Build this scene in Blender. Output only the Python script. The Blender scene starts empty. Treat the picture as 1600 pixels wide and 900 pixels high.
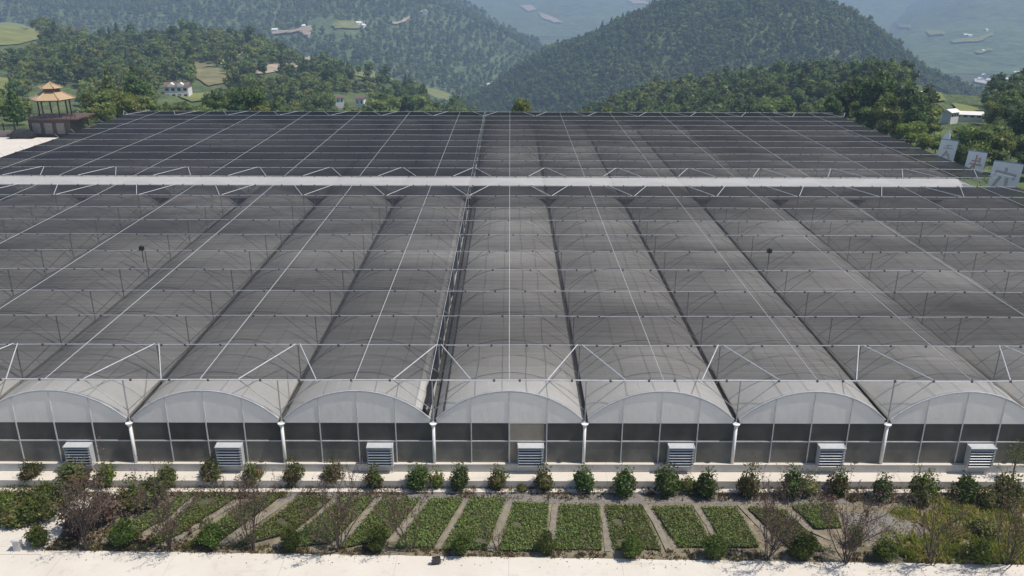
import bpy, bmesh, math, random
import numpy as np
from mathutils import Vector, Matrix, noise

# ------------------------------------------------------------------ camera, light, exposure
SC = bpy.context.scene
COL = SC.collection
R = math.radians
FPX, CX0, CY0 = 1300.0, 800.0, 450.0          # focal length and centre for a 1600 px wide frame
PITCH, YAW, ROLL, CAMZ = R(20.03), R(0.19), R(0.20), 24.62
SUN_AZ, SUN_EL = R(99), R(61)                  # azimuth from +y towards +x

F = Vector((math.sin(YAW)*math.cos(PITCH), math.cos(YAW)*math.cos(PITCH), -math.sin(PITCH)))
R0 = Vector((math.cos(YAW), -math.sin(YAW), 0))
U0 = R0.cross(F)
CR = R0*math.cos(ROLL) + U0*math.sin(ROLL)
CU = U0*math.cos(ROLL) - R0*math.sin(ROLL)
CAM = Vector((0, 0, CAMZ))
cd = bpy.data.cameras.new('camera'); cd.sensor_width = 36; cd.sensor_fit = 'HORIZONTAL'
cd.lens = 36*FPX/1600; cd.clip_start = .5; cd.clip_end = 20000
co = bpy.data.objects.new('camera', cd); COL.objects.link(co)
co.matrix_world = Matrix(((CR.x, CU.x, -F.x, 0), (CR.y, CU.y, -F.y, 0), (CR.z, CU.z, -F.z, CAMZ), (0, 0, 0, 1)))
SC.camera = co

wd = bpy.data.worlds.new('World'); SC.world = wd; wd.use_nodes = True
wn = wd.node_tree.nodes; wn.clear()
sky = wn.new('ShaderNodeTexSky'); sky.sky_type = 'NISHITA'; sky.sun_disc = False
sky.sun_elevation = SUN_EL; sky.sun_rotation = SUN_AZ; sky.altitude = 600; sky.dust_density = 1.5
bg = wn.new('ShaderNodeBackground'); bg.inputs[1].default_value = .11
wo = wn.new('ShaderNodeOutputWorld')
wd.node_tree.links.new(sky.outputs[0], bg.inputs[0]); wd.node_tree.links.new(bg.outputs[0], wo.inputs[0])

sd = bpy.data.lights.new('sun', 'SUN'); sd.energy = 4.2; sd.angle = R(.6); sd.color = (1, .93, .82)
so = bpy.data.objects.new('sun', sd); COL.objects.link(so)
sv = Vector((math.sin(SUN_AZ)*math.cos(SUN_EL), math.cos(SUN_AZ)*math.cos(SUN_EL), math.sin(SUN_EL)))
so.rotation_euler = sv.to_track_quat('Z', 'Y').to_euler(); so.location = (60, 20, 80)

vs = SC.view_settings
vs.view_transform = 'Standard'; vs.look = 'None'; vs.gamma = 1; vs.exposure = 0.22; vs.use_curve_mapping = False
SC.cycles.use_denoising = True
SC.cycles.max_bounces = 8; SC.cycles.transparent_max_bounces = 24; SC.cycles.volume_bounces = 0
SC.cycles.diffuse_bounces = 4; SC.cycles.caustics_reflective = False; SC.cycles.caustics_refractive = False
SC.cycles.sample_clamp_indirect = 4

HAZE_DENSITY, HAZE_COLOR = .00035, (.52, .71, 1.0)

# ------------------------------------------------------------------ measuring helpers
def ray(px, py): return F + CR*((px-CX0)/FPX) + CU*((CY0-py)/FPX)
def G(px, py, z=0.0):
    d = ray(px, py); t = (z-CAMZ)/d.z
    return CAM + d*t
def atD(px, py, D):                            # point of that sight line at distance y = D
    d = ray(px, py); return CAM + d*(D/d.y)
def proj(p):
    v = Vector(p)-CAM; zc = v.dot(F)
    if zc < 1: return (-9999, -9999, zc)
    return (CX0+FPX*v.dot(CR)/zc, CY0-FPX*v.dot(CU)/zc, zc)
def inpoly(x, y, poly):
    c = False; n = len(poly)
    for i in range(n):
        x1, y1 = poly[i]; x2, y2 = poly[i-1]
        if (y1 > y) != (y2 > y) and x < (x2-x1)*(y-y1)/(y2-y1)+x1: c = not c
    return c
def lerp(t, xs, ys): return float(np.interp(t, xs, ys))
def sstep(t): t = max(0, min(1, t)); return t*t*(3-2*t)

# ------------------------------------------------------------------ object helpers
def tag(o, label=None, cat=None, group=None, kind=None):
    if label: o['label'] = label
    if cat: o['category'] = cat
    if group: o['group'] = group
    if kind: o['kind'] = kind
    return o
def link(o, parent=None):
    COL.objects.link(o)
    if parent: o.parent = parent
    return o
def empty(name, loc=(0, 0, 0), rz=0):
    o = bpy.data.objects.new(name, None); o.location = loc; o.rotation_euler.z = rz; o.empty_display_size = .3
    return link(o)
class MB:
    def __init__(s): s.v = []; s.f = []; s.m = []
    def quad(s, *pts, m=0):
        n = len(s.v); s.v += [tuple(p) for p in pts]; s.f.append(tuple(range(n, n+len(pts)))); s.m.append(m); return s
    def box(s, x0, x1, y0, y1, z0, z1, m=0):
        n = len(s.v)
        s.v += [(x0,y0,z0),(x1,y0,z0),(x1,y1,z0),(x0,y1,z0),(x0,y0,z1),(x1,y0,z1),(x1,y1,z1),(x0,y1,z1)]
        for f in ((0,3,2,1),(4,5,6,7),(0,1,5,4),(1,2,6,5),(2,3,7,6),(3,0,4,7)):
            s.f.append(tuple(n+i for i in f)); s.m.append(m)
        return s
    def tube(s, pts, r, n=6, m=0, cap=True):
        pts = [Vector(p) for p in pts]; rs = r if isinstance(r, (list, tuple)) else [r]*len(pts)
        base = len(s.v)
        for i, p in enumerate(pts):
            d = (pts[min(i+1, len(pts)-1)]-pts[max(i-1, 0)])
            d = d.normalized() if d.length > 1e-9 else Vector((0, 0, 1))
            a = d.cross(Vector((0, 0, 1)) if abs(d.z) < .9 else Vector((1, 0, 0))).normalized(); b = d.cross(a)
            for k in range(n):
                t = 2*math.pi*k/n
                s.v.append(tuple(p+a*(rs[i]*math.cos(t))+b*(rs[i]*math.sin(t))))
        for i in range(len(pts)-1):
            for k in range(n):
                s.f.append((base+i*n+k, base+i*n+(k+1) % n, base+(i+1)*n+(k+1) % n, base+(i+1)*n+k)); s.m.append(m)
        if cap:
            s.f.append(tuple(base+k for k in range(n))[::-1]); s.m.append(m)
            s.f.append(tuple(base+(len(pts)-1)*n+k for k in range(n))); s.m.append(m)
        return s
    def cone(s, c, r0, r1, z0, z1, n=8, a0=0, m=0, cap=True):   # frustum ring on centre c
        b = len(s.v)
        for r, z in ((r0, z0), (r1, z1)):
            for k in range(n):
                t = a0+2*math.pi*k/n; s.v.append((c[0]+r*math.cos(t), c[1]+r*math.sin(t), z))
        for k in range(n):
            s.f.append((b+k, b+(k+1) % n, b+n+(k+1) % n, b+n+k)); s.m.append(m)
        if cap:
            s.f.append(tuple(b+k for k in range(n))[::-1]); s.m.append(m)
            s.f.append(tuple(b+n+k for k in range(n))); s.m.append(m)
        return s
    def mesh(s, name, mats, smooth=False):
        me = bpy.data.meshes.new(name); me.from_pydata(s.v, [], s.f)
        for mt in (mats if isinstance(mats, (list, tuple)) else [mats]): me.materials.append(mt)
        if any(s.m): me.polygons.foreach_set('material_index', s.m)
        if smooth: me.polygons.foreach_set('use_smooth', [True]*len(s.f))
        me.update(); return me
    def build(s, name, mats, parent=None, smooth=False):
        return link(bpy.data.objects.new(name, s.mesh(name, mats, smooth)), parent)
def np_mesh(name, V, Fc, mats, mi=None, smooth=False):
    me = bpy.data.meshes.new(name); me.from_pydata(V.tolist(), [], Fc.tolist())
    for mt in (mats if isinstance(mats, (list, tuple)) else [mats]): me.materials.append(mt)
    if mi is not None: me.polygons.foreach_set('material_index', np.asarray(mi, dtype=np.int32))
    if smooth: me.polygons.foreach_set('use_smooth', np.ones(len(Fc), dtype=bool))
    me.update(); return me
def grid_mesh(name, P, mat, smooth=True):     # P[rows][cols] -> sheet
    P = np.asarray(P, dtype=float); r, c, _ = P.shape
    i = np.arange(r*c).reshape(r, c)
    Fc = np.stack([i[:-1, :-1], i[:-1, 1:], i[1:, 1:], i[1:, :-1]], -1).reshape(-1, 4)
    return np_mesh(name, P.reshape(-1, 3), Fc, mat, None, smooth)

# ------------------------------------------------------------------ materials
class NT:
    def __init__(s, name):
        s.mat = bpy.data.materials.new(name); s.mat.use_nodes = True
        s.t = s.mat.node_tree; s.t.nodes.clear(); s.out = s.n('ShaderNodeOutputMaterial')
    def n(s, t, **k):
        o = s.t.nodes.new(t)
        for a, b in k.items(): setattr(o, a, b)
        return o
    def l(s, a, b): s.t.links.new(a, b)
    def math(s, op, a, b=None):
        o = s.n('ShaderNodeMath', operation=op)
        for i, v in enumerate((a, b)):
            if v is None: continue
            if isinstance(v, (int, float)): o.inputs[i].default_value = v
            else: s.l(v, o.inputs[i])
        return o.outputs[0]
    def noise(s, scale, detail=4, rough=.55, vec=None, stretch=None, coord='Object'):
        if vec is None: vec = s.n('ShaderNodeTexCoord').outputs[coord]
        if stretch:
            mp = s.n('ShaderNodeMapping'); mp.inputs['Scale'].default_value = stretch; s.l(vec, mp.inputs[0]); vec = mp.outputs[0]
        o = s.n('ShaderNodeTexNoise'); o.inputs['Scale'].default_value = scale
        o.inputs['Detail'].default_value = detail; o.inputs['Roughness'].default_value = rough; s.l(vec, o.inputs[0])
        return o.outputs[0]
    def ramp(s, fac, *stops):
        o = s.n('ShaderNodeValToRGB'); e = o.color_ramp.elements
        while len(e) < len(stops): e.new(.5)
        for i, (p, c) in enumerate(stops): e[i].position = p; e[i].color = (*c, 1) if len(c) == 3 else c
        s.l(fac, o.inputs[0]); return o.outputs[0]
    def mixc(s, fac, a, b, mode='MIX'):
        o = s.n('ShaderNodeMix', data_type='RGBA', blend_type=mode)
        for i, v in ((0, fac), (6, a), (7, b)):
            if isinstance(v, (int, float)): o.inputs[i].default_value = v
            elif isinstance(v, tuple): o.inputs[i].default_value = (*v, 1)
            else: s.l(v, o.inputs[i])
        return o.outputs[2]
    def mixs(s, fac, a, b):
        o = s.n('ShaderNodeMixShader')
        if isinstance(fac, (int, float)): o.inputs[0].default_value = fac
        else: s.l(fac, o.inputs[0])
        s.l(a, o.inputs[1]); s.l(b, o.inputs[2]); return o.outputs[0]
    def bsdf(s, t, color=None, **k):
        o = s.n(t)
        if color is not None:
            i = o.inputs['Base Color'] if 'Base Color' in o.inputs else o.inputs['Color']
            if isinstance(color, tuple): i.default_value = (*color, 1)
            else: s.l(color, i)
        for a, b in k.items():
            i = o.inputs[a]
            if isinstance(b, (int, float)): i.default_value = b
            else: s.l(b, i)
        return o
    def bump(s, h, strength, dist=.02):
        o = s.n('ShaderNodeBump'); o.inputs['Strength'].default_value = strength; o.inputs['Distance'].default_value = dist
        s.l(h, o.inputs['Height']); return o.outputs[0]
    def done(s, sh): s.l(sh, s.out.inputs[0]); return s.mat

def simple(name, c0, c1=None, scale=2, rough=.7, metal=0, bump=0, stretch=None, bdist=.02):
    t = NT(name); nz = t.noise(scale, 5, .6, stretch=stretch)
    col = t.ramp(nz, (.3, c0), (.7, c1 or c0))
    b = t.bsdf('ShaderNodeBsdfPrincipled', col, Roughness=rough, Metallic=metal)
    if bump: t.l(t.bump(nz, bump, bdist), b.inputs['Normal'])
    return t.done(b.outputs[0])

def foliage(name, dark, light, extra=None, trans=.3, area=False):
    t = NT(name)
    g = t.n('ShaderNodeNewGeometry'); oi = t.n('ShaderNodeObjectInfo')
    col = t.mixc(g.outputs['Random Per Island'], dark, light)
    if extra:
        nz = t.noise(1.4, 3, .6)
        col = t.mixc(t.ramp(nz, (.45, (0, 0, 0)), (.62, (1, 1, 1))), col, extra)
    hv = t.n('ShaderNodeHueSaturation')
    t.l(t.math('ADD', t.math('MULTIPLY', oi.outputs['Random'], .030), .478), hv.inputs['Hue'])
    t.l(t.math('ADD', t.math('MULTIPLY', oi.outputs['Random'], .5), .78), hv.inputs['Value'])
    if area:                                   # stands of lighter and darker kinds across the slopes
        an = t.noise(.014, 4, .6, vec=oi.outputs['Location'])
        col = t.mixc(t.ramp(an, (.38, (.5, .5, .5)), (.64, (0, 0, 0))), col, tuple((a+b)*.46 for a, b in zip(dark, light)))
        col = t.mixc(t.ramp(an, (.56, (0, 0, 0)), (.72, (.65, .65, .65))), col, (.30, .33, .085))
    t.l(col, hv.inputs['Color'])
    d = t.bsdf('ShaderNodeBsdfPrincipled', hv.outputs[0], Roughness=.55)
    d.inputs['Specular IOR Level'].default_value = .3
    tr = t.bsdf('ShaderNodeBsdfTranslucent', hv.outputs[0])
    return t.done(t.mixs(trans, d.outputs[0], tr.outputs[0]))

M = {}
M['steel'] = simple('galvanised_steel', (.50, .51, .52), (.68, .69, .70), 3, .42, .25)
M['steel_dull'] = simple('dull_steel', (.26, .27, .28), (.38, .39, .40), 3, .5, .2)
M['steel_mid'] = simple('grey_steel', (.34, .35, .36), (.46, .47, .48), 3, .45, .2)
M['white_pipe'] = simple('white_pipe', (.70, .70, .69), (.82, .81, .79), 2, .45)
M['gutter'] = simple('weathered_shaded_gutter', (.05, .05, .05), (.16, .155, .15), 1.2, .6, 0, 0, (3, .3, 1))  # dark tone holds gutter dirt and also the shade between the arches
M['black_sheet'] = simple('black_plastic', (.008, .008, .009), (.03, .03, .032), 4, .4, 0, .5)
M['concrete'] = simple('pale_concrete', (.53, .49, .435), (.61, .57, .51), .35, .85, 0, .12)
def concrete(name, c0, c1):
    t = NT(name); a = t.noise(.35, 5, .6); b_ = t.noise(1.6, 6, .7); c_ = t.noise(.9, 4, .6, stretch=(.25, 2.2, 1))
    col = t.ramp(a, (.3, c0), (.7, c1))
    col = t.mixc(t.ramp(b_, (.55, (0, 0, 0)), (.75, (.55, .55, .55))), col, tuple(v*.72 for v in c0))
    col = t.mixc(t.ramp(c_, (.60, (0, 0, 0)), (.72, (.4, .4, .4))), col, tuple(v*.8 for v in c0))
    br = t.n('ShaderNodeTexBrick', offset=.0); br.inputs['Scale'].default_value = 1; br.inputs['Mortar Size'].default_value = .012
    br.inputs['Brick Width'].default_value = 5.2; br.inputs['Row Height'].default_value = 4.1
    t.l(t.n('ShaderNodeTexCoord').outputs['Object'], br.inputs[0])
    col = t.mixc(t.math('MULTIPLY', br.outputs['Fac'], .45), col, (.22, .20, .17))
    d = t.bsdf('ShaderNodeBsdfPrincipled', col, Roughness=.88); t.l(t.bump(b_, .15), d.inputs['Normal'])
    return t.done(d.outputs[0])
M['concrete'] = concrete('pale_concrete_slab', (.56, .515, .455), (.63, .59, .53))
M['plinth'] = simple('plinth_concrete', (.46, .45, .43), (.60, .58, .55), 1.5, .85, 0, .2)
M['soil'] = simple('dry_soil', (.12, .10, .065), (.27, .23, .165), 1.7, .95, 0, .8, None, .05)
M['bed_soil'] = simple('bed_soil', (.055, .052, .03), (.11, .10, .062), 3, .95, 0, .8, None, .05)
M['track'] = simple('trodden_track', (.16, .145, .112), (.25, .225, .18), 2.6, .95, 0, .5)
M['gravel'] = simple('grey_gravel', (.09, .082, .072), (.29, .265, .24), 14, .9, 0, 1, None, .05)
M['edging'] = simple('black_edging', (.012, .012, .012), (.03, .03, .028), 3, .7)
M['floor'] = simple('house_floor', (.34, .32, .28), (.48, .46, .41), .7, .9)
M['trunk'] = simple('bark', (.06, .045, .032), (.13, .10, .075), 6, .9)
M['twig'] = simple('twig', (.04, .031, .025), (.095, .075, .058), 5, .9)
M['black'] = simple('black_metal', (.012, .012, .013), (.025, .025, .026), 5, .45)
M['louvre'] = simple('louvre_metal', (.50, .52, .54), (.60, .62, .64), 3, .4, .2)
M['dark_inside'] = simple('fan_inside', (.02, .022, .027), (.035, .04, .05), 3, .6)
M['door'] = simple('tan_door', (.22, .185, .145), (.30, .26, .21), .9, .6)
M['stone'] = simple('dark_stone', (.07, .052, .042), (.12, .088, .07), 2, .85, 0, .3)
M['panel'] = simple('relief_panel', (.20, .18, .16), (.32, .29, .26), 3, .8, 0, .6)
M['wood'] = simple('red_wood', (.075, .04, .03), (.13, .068, .05), 2, .6)
M['gold_tile'] = simple('glazed_tile', (.38, .265, .15), (.50, .365, .225), 1.6, .4, 0, .4, (6, 6, 1))
M['pink_wall'] = simple('pink_render', (.27, .21, .19), (.36, .29, .27), .8, .85)
M['white_wall'] = simple('white_render', (.66, .65, .62), (.78, .77, .75), .5, .8)
M['brown_roof'] = simple('brown_tiles', (.10, .062, .05), (.18, .115, .095), 1.2, .8, 0, .3)
M['pane'] = simple('window_pane', (.02, .024, .03), (.04, .045, .05), 1, .15)
M['board'] = simple('banner_cloth', (.72, .71, .71), (.80, .79, .79), 1, .7)
M['blue_edge'] = simple('blue_edge', (.02, .06, .16), (.035, .09, .22), 2, .6)
M['ink'] = simple('faded_ink', (.40, .35, .36), (.50, .44, .45), 2, .8)
M['ink_red'] = simple('faded_red_ink', (.42, .24, .19), (.50, .33, .28), 2, .8)
M['dirt'] = simple('bare_earth', (.24, .19, .13), (.40, .33, .25), .08, .95, 0, .5, None, 1)
M['meadow'] = simple('meadow_grass', (.11, .135, .03), (.21, .215, .065), .06, .95, 0, .4, None, .5)
M['dry_slope'] = simple('dry_slope', (.11, .115, .05), (.23, .20, .10), .12, .95, 0, .5, None, 1)
M['road'] = simple('pale_road', (.34, .32, .29), (.46, .43, .40), .05, .9)

M['leaf_green'] = foliage('leaf_green', (.052, .085, .012), (.150, .195, .034))
M['leaf_bright'] = foliage('leaf_bright', (.036, .066, .008), (.100, .140, .020))
M['leaf_red'] = foliage('leaf_red', (.046, .072, .016), (.135, .160, .040), (.155, .085, .045))
M['leaf_bronze'] = foliage('leaf_bronze', (.060, .050, .036), (.165, .130, .088), (.15, .085, .070))
M['leaf_dark'] = foliage('leaf_dark', (.034, .062, .014), (.105, .150, .034))
M['leaf_yellow'] = foliage('leaf_yellow', (.075, .095, .02), (.17, .18, .045))
M['leaf_plot'] = foliage('leaf_plot', (.070, .112, .022), (.20, .25, .070), (.14, .165, .05))
M['grass'] = foliage('wild_grass', (.15, .18, .024), (.33, .34, .07), (.36, .30, .12))
M['weed'] = foliage('weeds', (.075, .08, .025), (.20, .17, .075), (.17, .11, .06))
M['forest_a'] = foliage('forest_leaf_a', (.075, .120, .028), (.225, .295, .074), None, .4, True)
M['forest_b'] = foliage('forest_leaf_b', (.110, .155, .028), (.285, .325, .078), None, .4, True)
M['forest_c'] = foliage('forest_leaf_c', (.045, .085, .028), (.145, .21, .060), None, .4, True)

def net_material(name, T0, c0=(.014, .015, .019), c1=(.026, .027, .032)):
    t = NT(name)
    g = t.n('ShaderNodeNewGeometry'); oi = t.n('ShaderNodeObjectInfo')
    dt = t.n('ShaderNodeVectorMath', operation='DOT_PRODUCT'); t.l(g.outputs['Incoming'], dt.inputs[0]); t.l(g.outputs['True Normal'], dt.inputs[1])
    cs = t.math('MAXIMUM', t.math('ABSOLUTE', dt.outputs['Value']), .06)
    st = t.noise(1, 4, .6, stretch=(.06, 5, 1)); st2 = t.noise(.10, 3, .5, stretch=(.6, 1.6, 1))
    v = t.math('ADD', t.math('MULTIPLY', t.math('SUBTRACT', st, .5), .22), t.math('MULTIPLY', t.math('SUBTRACT', st2, .5), .36))
    v = t.math('ADD', v, t.math('MULTIPLY', t.math('SUBTRACT', oi.outputs['Random'], .5), .15))
    t0 = t.math('ADD', v, T0)
    T = t.math('POWER', t0, t.math('DIVIDE', 1.0, cs))        # a weave closes up at a grazing angle
    col = t.mixc(st2, c0, c1)
    d = t.bsdf('ShaderNodeBsdfDiffuse', col)
    tr = t.bsdf('ShaderNodeBsdfTransparent', (1, 1, 1)); tl = t.bsdf('ShaderNodeBsdfTranslucent', (.20, .20, .21))
    return t.done(t.mixs(T, t.mixs(.35, d.outputs[0], tl.outputs[0]), tr.outputs[0]))
M['net'] = net_material('black_shade_net', .695)
M['net_left'] = net_material('blue_black_shade_net', .625, (.012, .015, .022), (.022, .026, .036))
M['net_dense'] = net_material('dense_shade_net', .655)
M['net_dense_left'] = net_material('dense_blue_black_net', .59, (.010, .012, .020), (.019, .022, .033))
def film_material(name, trans, clear, base=(.74, .74, .75)):
    t = NT(name)
    nz = t.noise(1.0, 6, .7, stretch=(.5, 1.6, .5)); n2 = t.noise(.22, 4, .6)
    col = t.mixc(t.math('MULTIPLY', n2, .8), t.ramp(nz, (.28, tuple(c*.84 for c in base)), (.62, base)), tuple(c*.88 for c in (base[0], base[1]*.985, base[2]*.96)))
    d = t.bsdf('ShaderNodeBsdfPrincipled', col, Roughness=.38)
    tl = t.bsdf('ShaderNodeBsdfTranslucent', col)
    bp = t.bump(t.noise(1.2, 4, .6, stretch=(2.5, .5, 1)), .35, .06); t.l(bp, d.inputs['Normal'])
    tr = t.bsdf('ShaderNodeBsdfTransparent', (.95, .95, .95))
    return t.done(t.mixs(clear, t.mixs(trans, d.outputs[0], tl.outputs[0]), tr.outputs[0]))
M['film'] = film_material('greenhouse_film', .54, .13, (.95, .945, .935))
M['strip_film'] = film_material('strip_film', .32, .26, (.76, .74, .73))
M['gable_film'] = film_material('gable_film', .36, .10, (.96, .95, .94))
def screen_material(name, c0, c1, clear):
    t = NT(name)
    sep = t.n('ShaderNodeSeparateXYZ'); t.l(t.n('ShaderNodeTexCoord').outputs['Object'], sep.inputs[0])
    nz = t.noise(.55, 4, .6, stretch=(1, 1, .7))
    col = t.ramp(nz, (.3, c0), (.72, c1))
    d = t.bsdf('ShaderNodeBsdfPrincipled', col, Roughness=.5)
    tr = t.bsdf('ShaderNodeBsdfTransparent', (.8, .8, .78))
    return t.done(t.mixs(clear, d.outputs[0], tr.outputs[0]))
M['screen_up'] = screen_material('upper_screen', (.030, .030, .030), (.095, .092, .086), .15)
M['screen_low'] = screen_material('lower_screen', (.085, .08, .073), (.25, .235, .20), .12)
def hill_material(name, c0, c1, c2, s1, s2):
    t = NT(name)
    a = t.noise(s1, 6, .68); b = t.noise(s2, 4, .6)
    col = t.ramp(a, (.36, c0), (.5, c1), (.66, c2)); col = t.mixc(t.ramp(b, (.48, (0, 0, 0)), (.7, (.75, .75, .75))), col, tuple(c*1.5 for c in c1))
    d = t.bsdf('ShaderNodeBsdfPrincipled', col, Roughness=.95)
    t.l(t.bump(a, 1.0, 9), d.inputs['Normal'])
    return t.done(d.outputs[0])
M['terrain'] = hill_material('terrain_undergrowth', (.05, .085, .024), (.09, .13, .038), (.15, .18, .06), .09, .02)
M['far_wood'] = hill_material('far_wood', (.030, .060, .022), (.070, .11, .036), (.13, .16, .052), .035, .006)
M['valley'] = hill_material('valley_floor', (.03, .05, .025), (.06, .08, .035), (.10, .11, .055), .02, .005)

# ------------------------------------------------------------------ terrain
def nz2(x, y, s, seed=0): return noise.fractal(Vector((x/s, y/s, seed)), 1.0, 2.0, 4)
def U_of(px): return (px-797)*.000742
T_PX = [-260, 0, 150, 330, 420, 500, 600, 700, 770, 850, 1000, 1290, 1400, 1500, 1600, 1900]
T_U = [U_of(p) for p in T_PX]
T_D = [640, 640, 600, 600, 580, 550, 500, 450, 400, 400, 420, 400, 330, 300, 290, 280]
T_Z = [0, -4, -14, -12, -16, -25, -30, -36, -43, -44, -28, -16, -9, -12, -11, -11]
T_DIP = [-18, -18, -19, -19, -19, -20, -22, -25, -26, -26, -24, -14, -7, -5, -5, -5]
def h_near(x, y):
    u = x/max(y, 1); Dc = lerp(u, T_U, T_D); zc = lerp(u, T_U, T_Z)
    edge = 152
    if y < edge: z = -.75
    elif y < Dc:
        t = (y-edge)/(Dc-edge)
        dip = lerp(u, T_U, T_DIP); td = .26
        z = -.75+(dip+.75)*sstep(t/td) if t < td else dip+(zc-dip)*sstep((t-td)/(1-td))
    else: z = zc-.32*(y-Dc)-.0006*(y-Dc)**2
    k = sstep((y-edge)/80)
    z += k*3.2*nz2(x, y, 75, 1.3)
    return max(z, -109.5)
HC = (257.0, 950.0)
def h_cone(x, y):
    dx, dy = x-HC[0], y-HC[1]; r = math.hypot(dx, dy)
    zl = lerp(r, [0, 40, 91, 160, 222, 257, 285, 340], [15, 12, 2, -27, -55, -75, -93, -112])
    zr = lerp(r, [0, 40, 91, 139, 187, 257, 310, 340], [15, 12, 1, -28, -66, -92, -110, -112])
    w = .5+.5*(dx/r if r > 1 else 0)
    ang = math.atan2(dy, dx)
    rid = math.sin(ang*5+1.3+.012*r)*.6+math.sin(ang*9-.8)*.4
    return zl*(1-w)+zr*w + 6*rid*min(1, r/90)*max(0, 1-r/330) + 5*nz2(x, y, 60, 5.1)
def layer(tab, D0, zb, amp, wl, seed, pw=1.0):
    px, Dc, zc = zip(*tab); us = [U_of(p) for p in px]
    def h(x, y):
        u = x/max(y, 1); D1 = lerp(u, us, Dc); z1 = lerp(u, us, zc); D0_ = min(D0, D1-60)
        if y > D1: return max(zb, z1-.35*(y-D1))
        t = max(0, (y-D0_)/(D1-D0_))
        rid = 1-abs(noise.noise(Vector((x/wl+.35*y/wl, y/wl*.55, seed))))*2
        z = zb+(z1-zb)*t**pw + amp*(rid-.4)*4*t*(1-t) + amp*.25*nz2(x, y, wl*.28, seed+3)*min(1, 4*t)
        return z
    return h
h_left = layer([(-500, 2050, 100), (0, 2000, 95), (300, 2000, 80), (500, 1900, 62), (600, 1850, 38), (700, 1800, 2), (760, 1750, -34), (830, 1650, -74), (900, 1500, -108), (960, 1400, -112)], 820, -110, 34, 420, 2.2)
h_back = layer([(450, 5200, 90), (700, 5200, 120), (1000, 5000, 115), (1250, 5200, 60), (1350, 5200, 95), (1600, 5200, 140), (1900, 5200, 140)], 2500, -110, 55, 900, 7.7)
h_right = layer([(1290, 3000, -112), (1340, 3100, -106), (1372, 3150, -100), (1420, 3200, -28), (1500, 3300, 70), (1700, 3400, 125), (2100, 3400, 125)], 1500, -110, 32, 520, 4.4)

def polar(h, pxs, y0, y1, nu, ny, geo=True):
    us = np.linspace(U_of(pxs[0]), U_of(pxs[1]), nu)
    ys = np.geomspace(y0, y1, ny) if geo else np.linspace(y0, y1, ny)
    return [[(u*y, y, h(u*y, y)) for u in us] for y in ys]
def structure(name, me): return tag(link(bpy.data.objects.new(name, me)), kind='structure')
structure('terrain', grid_mesh('terrain', polar(h_near, (-330, 1930), 14, 900, 210, 190), M['terrain']))
g = np.linspace(-360, 360, 150)
structure('conical_hill', grid_mesh('conical_hill', [[(HC[0]+a, HC[1]+b, h_cone(HC[0]+a, HC[1]+b)) for a in g] for b in g], M['terrain']))
structure('left_mountain', grid_mesh('left_mountain', polar(h_left, (-420, 980), 780, 2250, 170, 130), M['far_wood']))
structure('back_mountain', grid_mesh('back_mountain', polar(h_back, (420, 1900), 2400, 5600, 150, 90), M['far_wood']))
structure('right_mountain', grid_mesh('right_mountain', polar(h_right, (1280, 2050), 1400, 3650, 110, 110), M['far_wood']))
MB().quad((-5600, -300, -111), (5600, -300, -111), (5600, 6400, -111), (-5600, 6400, -111)).build('valley_ground', M['valley'])
tag(bpy.data.objects['valley_ground'], kind='structure')
hz = MB().box(-5700, 5700, -310, 6500, -112.2, 190).build('haze', M['steel'])
hz.data.materials.clear()
t = NT('haze'); pv = t.n('ShaderNodeVolumePrincipled'); pv.inputs['Density'].default_value = HAZE_DENSITY
pv.inputs['Color'].default_value = (*HAZE_COLOR, 1); pv.inputs['Anisotropy'].default_value = 0
t.l(pv.outputs[0], t.out.inputs['Volume']); hz.data.materials.append(t.mat); tag(hz, kind='stuff')

LAND = [h_near, h_cone, h_left, h_right, h_back]
def land(x, y):
    z = h_near(x, y) if y < 900 else -111
    if math.hypot(x-HC[0], y-HC[1]) < 350: z = max(z, h_cone(x, y))
    if 780 < y < 2250 and x/y < U_of(960): z = max(z, h_left(x, y))
    if y > 2400: z = max(z, h_back(x, y))
    if 1400 < y < 3600 and x/y > U_of(1290): z = max(z, h_right(x, y))
    return z
def hit(px, py, D0=150, D1=5600):
    d = ray(px, py); D = D0
    while D < D1:
        p = CAM+d*(D/d.y)
        if p.z <= land(p.x, p.y): return p
        D *= 1.006
    return None
CLEAR = []                                      # image outlines of clearings, kept free of trees
def patch(name, poly, mat, up=.6, n=14):       # a clearing or track draped on the land
    CLEAR.append(poly)
    xs = [p[0] for p in poly]; ys = [p[1] for p in poly]
    ctr = (sum(xs)/len(xs), sum(ys)/len(ys)); b = MB()
    rings = []
    for k in (1, .66, .33):
        r = []
        for i in range(len(poly)):
            for s in range(3):
                a, c = poly[i], poly[(i+1) % len(poly)]; f = s/3
                q = (a[0]+(c[0]-a[0])*f, a[1]+(c[1]-a[1])*f)
                q = (ctr[0]+(q[0]-ctr[0])*k, ctr[1]+(q[1]-ctr[1])*k)
                p = hit(*q)
                if p is None: return None
                r.append((p.x, p.y, land(p.x, p.y)+up))
        rings.append(r)
    m = len(rings[0])
    for r in rings: b.v += r
    for k in range(2):
        for i in range(m): b.f.append((k*m+i, k*m+(i+1) % m, (k+1)*m+(i+1) % m, (k+1)*m+i)); b.m.append(0)
    b.f.append(tuple(2*m+i for i in range(m))); b.m.append(0)
    return tag(b.build(name, mat, None, True), kind='structure')
patch('meadow', [(-20, 38), (25, 37), (62, 50), (68, 62), (30, 70), (-20, 74)], M['meadow'])
patch('meadow', [(-20, 122), (12, 124), (18, 138), (6, 150), (-20, 152)], M['meadow'])
patch('meadow', [(300, 98), (325, 100), (358, 118), (352, 132), (326, 136), (306, 124)], M['dry_slope'])
patch('meadow', [(352, 148), (392, 147), (398, 160), (372, 166), (340, 160)], M['meadow'])
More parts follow.
